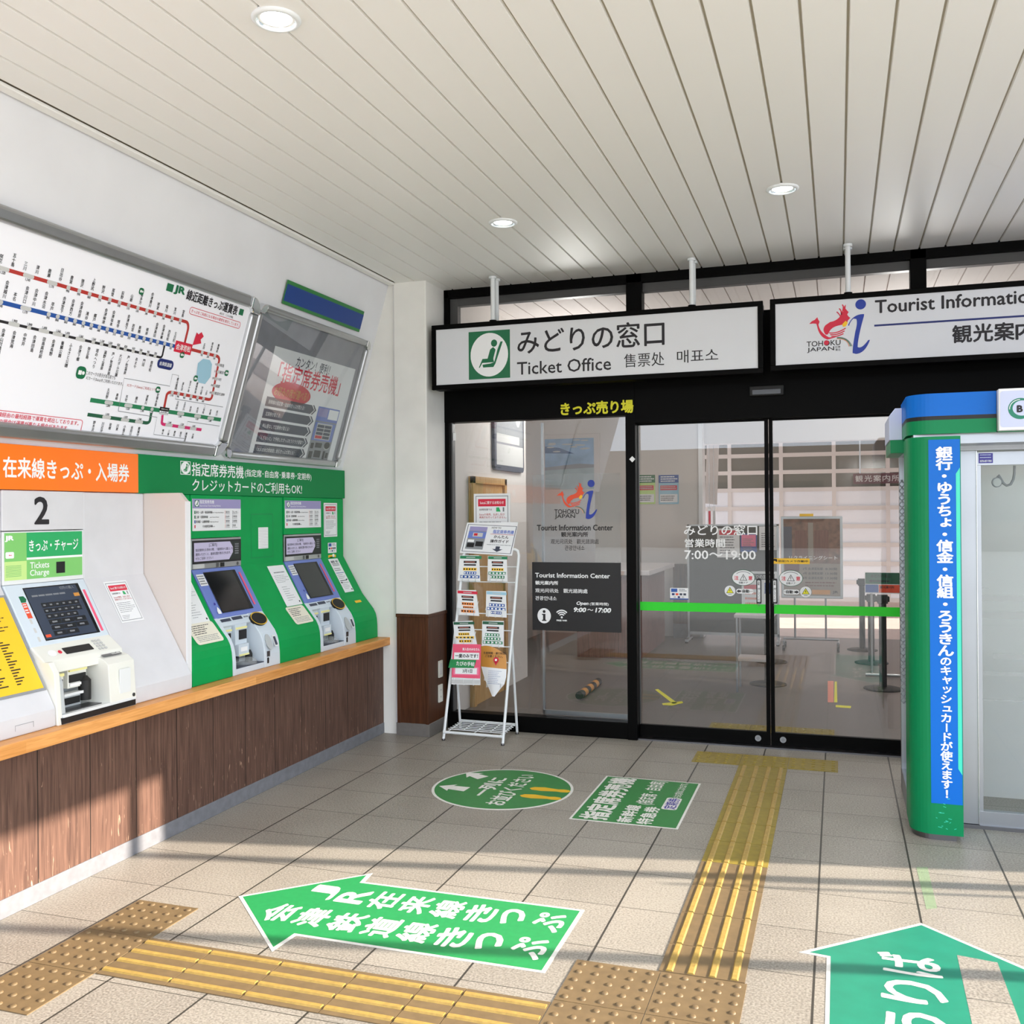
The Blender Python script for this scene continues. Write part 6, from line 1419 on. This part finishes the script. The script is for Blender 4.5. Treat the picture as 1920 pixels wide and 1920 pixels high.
# counter desk
t = thing('service_desk', (.4, 5.4, 0), 'office service desk with pale stone top and brown timber front', 'desk')
g = MB(); g.box(.02, 4.7, 0, .74, 6.3, .93, 'desk_wood'); g.build('body', t, .004)
g = MB(); g.box(-.02, 4.64, .93, .86, 6.35, .985, 'marble'); g.build('desk_top', t, .006)
# low dark cupboard behind the desk
g = MB(); xb0 = BW.px(1240, 1100)[0]; g.box(.79, 6.66, 0, .965, 6.79, .95, 'pillar_wood'); g.box(.79, 6.65, 0, .965, 6.66, .18, 'skirting'); tag(g.build('low_cupboard'), 'dark brown low cupboard against the office back wall', 'cupboard')
# hanging banner, roller blind and vertical flags beyond the back wall corner
YB = YF(7.6)
q = [YB.px(1190+x/6.857, 780+y/6.857) for x, y in ((932, 290), (1085, 375), (1060, 1140), (902, 1125))]
g = MB(); g.prism(YB, q[::-1], 0, .01, 'carpet_edge' if 0 else 'office_white'); cb_ = tag(g.build('cloth_banner'), 'plain beige cloth banner hanging beyond the office opening', 'banner')
for p_ in (q[0], q[1]): k = MB(); k.tube([YB.w(p_[0], p_[1], .005), YB.w(p_[0], 3.0, .005)], .006, 'alu', 6); k.build('hanging_cord', cb_)
for i, (x0, x1, cc, lb) in enumerate(((885, 918, 'blue_line', 'blue and white hanging flag beneath the beige banner'), (940, 990, 'crimson', 'red and white hanging flag beneath the beige banner'), (1000, 1045, 'pale_grey', 'grey and white hanging flag beneath the beige banner'))):
    r = YB.rect((1190+x0/6.857, 780+1165/6.857), (1190+x1/6.857, 780+1400/6.857)); g = MB(); g.rect(YB, r, .03, 'white', .004); w_ = r[2]-r[0]; g.rect(YB, (r[0]+w_*.25, r[1], r[2]-w_*.2, r[3]-.06), .031, cc); g.tube([YB.w((r[0]+r[2])/2, r[3], .028), YB.w((r[0]+r[2])/2, 3.0, .028)], .004, 'alu', 5); tag(g.build('hanging_flag'), lb, 'flag', 'small hanging flags')
# dark partition board on casters
YP = 6.35; PB = YF(YP)
r = PB.rect((1290, 983), (1462, 1190)); x0, x1 = PB.px(1289, 1100)[0], PB.px(1461, 1100)[0]; z1 = PB.px(1400, 983)[1]
t = thing('partition_board', ((x0+x1)/2, YP, 0), 'dark grey green partition board standing on steel feet in the office', 'partition')
g = MB(); g.box(x0+.02, YP, .1, x1-.02, YP+.03, z1, 'board_dark'); g.build('board', t)
g = MB()
for q in ((x0, .04, x0+.025, z1), (x1-.025, .04, x1, z1), (x0, z1-.02, x1, z1), (x0, .09, x1, .125)): g.rect(PB, q, .006, 'alu', .04)
g.build('frame', t)
for x in (x0+.012, x1-.012): 
    g = MB(); g.box(x-.02, YP-.2, .02, x+.02, YP+.24, .05, 'alu'); g.tube([(x, YP-.18, 0), (x, YP-.18, .02)], .018, 'black_rubber', 10); g.tube([(x, YP+.22, 0), (x, YP+.22, .02)], .018, 'black_rubber', 10); g.build('foot', t)
for i, (x0_, x1_, y0_, y1_, hd, lb) in enumerate(((478, 602, 672, 830, 'crimson', 'red headed notice pinned on the dark partition board'), (606, 696, 700, 800, 'blue_line', 'blue edged pink notice pinned on the dark partition board'), (708, 806, 660, 790, None, 'plain printed notice pinned high on the dark partition board'))):
    r = PB.rect(D(x0_, y0_), D(x1_, y1_)); g = MB(); g.rect(PB, r, .004, 'paper', .003); W_, H_ = r[2]-r[0], r[3]-r[1]
    if i == 1: g.rect(PB, r, .0044, 'blue_line'); g.rect(PB, (r[0]+W_*.06, r[1]+H_*.3, r[2]-W_*.06, r[3]-H_*.06), .0048, 'pink')
    if i == 0: g.rect(PB, (r[0]+W_*.1, r[1]+H_*.78, r[2]-W_*.1, r[3]-H_*.06), .0044, hd)
    g.lines(PB, (r[0]+W_*.12, r[1]+H_*.1, r[2]-W_*.12, r[1]+H_*.74), 7, .0052, 'grey_ink', .4, .4, 40+i)
    tag(g.build('pinned_notice'), lb, 'notice', 'notices pinned on the partition board')
# small table in front of the board
xa, ya = fl(1382, 1298); xb2, _ = fl(1447, 1300); ya = 3.02
zt2 = YF(ya).px(1380, 1152)[1]
t = thing('side_table', ((xa+xb2)/2, ya+.3, 0), 'small pale side table on thin steel legs behind the sliding doors', 'table')
g = MB(); g.box(xa-.02, ya-.02, zt2-.03, xb2+.02, ya+.34, zt2, 'marble'); g.build('table_top', t, .003)
for x in (xa, xb2):
    for y in (ya, ya+.3): g = MB(); g.tube([(x, y, 0), (x, y, zt2-.03)], .011, 'steel', 8); g.build('leg', t)
g = MB(); g.box(xa, ya, .28, xb2, ya+.3, .30, 'marble'); g.build('lower_shelf', t)
ST = YF(ya-.02)
r = YF(3.1).rect(D(612, 905), D(806, 1085)); F31 = YF(3.1)
t = thing('counter_notice', F31.w((r[0]+r[2])/2, zt2), 'white notice stand with green header standing on the side table', 'notice')
g = MB(); g.rect(F31, (r[0], zt2+.001, r[2], r[3]), .004, 'paper', .006); pn = g.build('board', t); g = MB(); W_ = r[2]-r[0]
g.rect(F31, (r[0]+.02, r[3]-.075, r[2]-.02, r[3]-.02), .0045, 'board_dark'); g.text(F31, 'みどりの窓口', (r[0]+.06, r[3]-.065, r[2]-.06, r[3]-.03), .005, 'pale_grey', .01); g.rect(F31, (r[0]+.02, r[3]-.16, r[0]+W_*.45, r[3]-.12), .0045, 'crimson'); g.lines(F31, (r[0]+.03, zt2+.02, r[0]+W_*.5, r[3]-.18), 4, .0045, 'salmon', .4, .3, 9); g.rect(F31, (r[0]+W_*.65, r[3]-.2, r[2]-.02, r[3]-.1), .0045, 'blue_line')
g.build('printed_sheet', pn)
# train poster on wheeled stand
YT = 6.0; TF_ = YF(YT); r = TF_.rect((1465, 970), (1581, 1121)); uA, uB = TF_.px(1464.5, 1050)[0], TF_.px(1580.5, 1050)[0]; zA, zB = TF_.px(1520, 1122)[1], TF_.px(1520, 968)[1]
t = thing('poster_stand', ((uA+uB)/2, YT, 0), 'wheeled aluminium poster stand with train seat poster inside the office', 'poster stand')
g = MB(); g.rect(TF_, (uA, zA, uB, zB), 0, 'alu', .035); g.build('frame', t, .006)
g = MB(); i_ = (uA+.03, zA+.03, uB-.03, zB-.03); W_, H_ = i_[2]-i_[0], i_[3]-i_[1]; P = lambda a, b, c, e: (i_[0]+W_*a, i_[1]+H_*b, i_[0]+W_*c, i_[1]+H_*e)
g.rect(TF_, i_, .001, 'tan'); g.rect(TF_, P(0, .42, 1, 1), .0014, 'brown_photo')
for q, m_ in ((P(.2, .52, .42, .85), 'desk_wood'), (P(.55, .5, .8, .85), 'desk_wood'), (P(.44, .45, .53, .95), 'tan'), (P(.0, .5, .15, .9), 'dark_slate')): g.rect(TF_, q, .0018, m_)
g.rect(TF_, P(.02, .32, .28, .45), .0022, 'maroon'); g.text(TF_, 'リクライニングシート', P(.1, .47, .95, .52), .0024, 'white', .01)
for k, (a_, b_) in enumerate((('2号 会津若松駅', '8:30発'), ('4号 会津若松駅', '13:30発'), ('6号 会津若松駅', '17:30発'))): g.text(TF_, a_, P(.34, .335-.06*k, .7, .37-.06*k), .0024, 'ink', .01); g.text(TF_, b_, P(.74, .335-.06*k, .95, .37-.06*k), .0024, 'ink', .01)
g.lines(TF_, P(.38, .11, .95, .19), 2, .0024, 'desk_wood', .4, .2, 8); g.text(TF_, 'JR', P(.86, .03, .96, .07), .0024, 'ink', .02); g.rect(TF_, P(.5, .02, .82, .08), .0024, 'amber')
lab(g.build('poster', t), 'brown poster showing train seats and times')
g = MB()
for u in (uA+.22*(uB-uA), uA+.72*(uB-uA)): g.tube([TF_.w(u, zA+.01, -.018), TF_.w(u, .12, -.018)], .012, 'steel', 8)
g.tube([TF_.w(uA+.02, .12, -.018), TF_.w(uB-.05, .12, -.018)], .014, 'steel', 8)
for u in (uA+.03, uB-.06): g.tube([TF_.w(u, .1, .16), TF_.w(u, .1, -.2)], .014, 'steel', 8)
g.build('stand_frame', t)
for u in (uA+.03, uB-.06):
    for d_ in (.16, -.2): g = MB(); c = TF_.w(u, .03, d_); g.tube([(c.x-.014, c.y, c.z), (c.x+.014, c.y, c.z)], .03, 'black_rubber', 14); g.tube([c, (c.x, c.y, .1)], .01, 'steel', 6); g.build('caster', t)
g = MB(); r = TF_.rect((1499, 965), (1525, 968.5)); g.rect(TF_, (r[0], zB, r[2], zB+.03), .002, 'yellow', .004); tag(g.build('yellow_label'), 'small yellow label on top of the wheeled poster stand', 'label')
# belt barrier posts
for i, (px_, py_, top, lb) in enumerate(((1656, 1292, 1115, 'black belt barrier post nearest the right sliding door'), (1634, 1243, 1114, 'black belt barrier post, middle of three inside the office'), (1617, 1219, 1085, 'black belt barrier post farthest from the right sliding door'), (1440, 1283, 1140, 'dark belt barrier post behind the door meeting stiles'), (1446, 1241, 1150, 'dark belt barrier post behind the side table'))):
    x, y = fl(px_, py_); x -= 0; z1 = YF(y).px(px_, top)[1]
    t = thing('barrier_post', (x, y, 0), lb, 'barrier post', 'belt barrier posts in the office')
    g = MB(); g.lathe((x, y, 0), [(.001, 0), (.17, 0), (.17, .008), (.14, .016), (.04, .022), (.001, .024)], 'black_rubber', 36); g.build('base_plate', t)
    g = MB(); g.tube([(x, y, .02), (x, y, z1-.07)], .033, 'black', 18); g.build('tube', t)
    g = MB(); g.box(x-.045, y-.045, z1-.08, x+.045, y+.045, z1, 'black_rubber'); g.box(x-.06, y-.02, z1-.065, x+.06, y+.02, z1-.015, 'black_rubber'); g.build('belt_head', t, .006)
    if i in (0, 1): pass
# direction sign on the barrier
YG = YF(4.2); r = YG.rect((1440+1245/6.857, 1060+88/6.857), (1440+1790/6.857, 1060+370/6.857))
t = thing('direction_sign', YG.w((r[0]+r[2])/2, r[1]), 'green and red direction sign with arrows above the barrier posts', 'sign')
g = MB(); g.rect(YG, r, 0, 'paper', .008); pn = g.build('board', t); g = MB(); W_, H_ = r[2]-r[0], r[3]-r[1]
P = lambda a, b, c, e: (r[0]+W_*a, r[1]+H_*b, r[0]+W_*c, r[1]+H_*e)
g.rect(YG, P(.01, .45, .99, .98), .0006, 'rail_dark_green'); g.rect(YG, P(.01, .05, .32, .42), .0006, 'blue_line'); g.rect(YG, P(.33, .05, .99, .42), .0006, 'vermilion'); g.text(YG, 'みどりの窓口', P(.14, .75, .62, .92), .001, 'ink', .015); g.rect(YG, P(.15, .56, .58, .62), .001, 'ink'); g.poly(YG, [(r[0]+W_*.08, r[1]+H_*.59), (r[0]+W_*.16, r[1]+H_*.52), (r[0]+W_*.16, r[1]+H_*.66)], .001, 'ink'); g.text(YG, '観光案内所', P(.36, .24, .7, .37), .001, 'ink', .015)
g.build('sign_print', pn)
g = MB(); 
for k in (.15, .85): g.tube([YG.w(r[0]+W_*k, r[1], -.015), YG.w(r[0]+W_*k, .02, -.015)], .012, 'alu', 8)
g.tube([YG.w(r[0], .02, -.015), YG.w(r[2], .02, -.015)], .016, 'alu', 8); g.build('stand', t)
# maroon tourist sign seen on the shutter panes' side
SG = YF(YL-.4); r = SG.rect((1440+1095/6.857, 780+740/6.857), (1440+1920/6.857, 780+860/6.857))
t = thing('maroon_sign', SG.w((r[0]+r[2])/2, r[1]), 'maroon sign with pale lettering before the shutter wall', 'sign')
g = MB(); g.rect(SG, r, 0, 'maroon', .03); g.build('board', t); g = MB(); ws = (r[2]-r[0])/7
for i, ch in enumerate('観光案内所'): g.text(SG, ch, (r[0]+.03+i*ws, r[1]+.03, r[0]+.03+i*ws+ws*.85, r[3]-.03), .001, 'pale_grey', .01)
g.build('lettering', t)
for u in (r[0]+.1, r[2]-.1): g = MB(); g.tube([SG.w(u, r[3], -.015), SG.w(u, 3.0, -.015)], .01, 'alu', 6); lab(g.build('rod', t), 'thin hanging rod')
# office floor markings
def mark(name, pts, m, lb, z=.001):
    g = MB(); q = [fl(*p) for p in pts]; g.prism(FLOOR, q, .0002, z, m); return tag(g.build(name), lb, 'floor tape')
g = MB()
for pts in ([(1228, 1293), (1234, 1292), (1270, 1318), (1262, 1320)], [(1241, 1319), (1279, 1315), (1281, 1318), (1260, 1323), (1243, 1322)]): g.prism(FLOOR, [fl(*p) for p in pts], .0002, .001, 'lemon')
tag(g.build('floor_tape_arrow'), 'yellow tape arrow on the office floor behind the left door leaf', 'floor tape')
mark('floor_tape_strip', [(1565, 1278), (1569, 1278), (1570, 1317), (1564, 1317)], 'lemon', 'yellow tape strip pointing at the doors on the office floor')
mark('floor_tape_strip', [(1567, 1322), (1596, 1324), (1595, 1328), (1567, 1326)], 'lemon', 'short yellow tape strip across the office floor behind the right door leaf')
mark('floor_tape_strip', [(1552, 1277), (1563, 1277), (1563, 1317), (1552, 1317)], 'salmon', 'faded red tape strip on the office floor')
xi0, yi0 = fl(1332, 1366); xi1, _ = fl(1570, 1384)
for i in range(3):
    block(1.885+.3*i, 1.40, 1.885+.3*(i+1), 1.68, 'dots', 'tactile_shaded', 'yellow dotted block just inside the sliding doors, %s from the left' % ordn[i], 'dotted blocks inside the sliding doors')
g = MB(); a = fl(1086, 1313); b = fl(1122, 1286); A = Vector((a[0], a[1], .04)); B_ = Vector((b[0], b[1], .04))
for i in range(7): g.tube([A.lerp(B_, i/7), A.lerp(B_, (i+1)/7)], .035, 'amber' if i % 2 else 'black', 12)
tag(g.build('striped_bar'), 'black and yellow striped bar lying on the office floor behind the fixed pane', 'bar')
g = MB(); HF = YF(1.075); r = HF.rect((1017, 1182), (1023, 1345)); g.box(r[0], 1.075, .118, r[2]-.004, 1.1, 2.3, 'steel'); g.box(r[0], 1.075, .118, 1.387, 1.1, .15, 'steel'); struct(g, 'window_frame_inner_panel', 'slim steel edge of the inner pane behind the fixed pane')
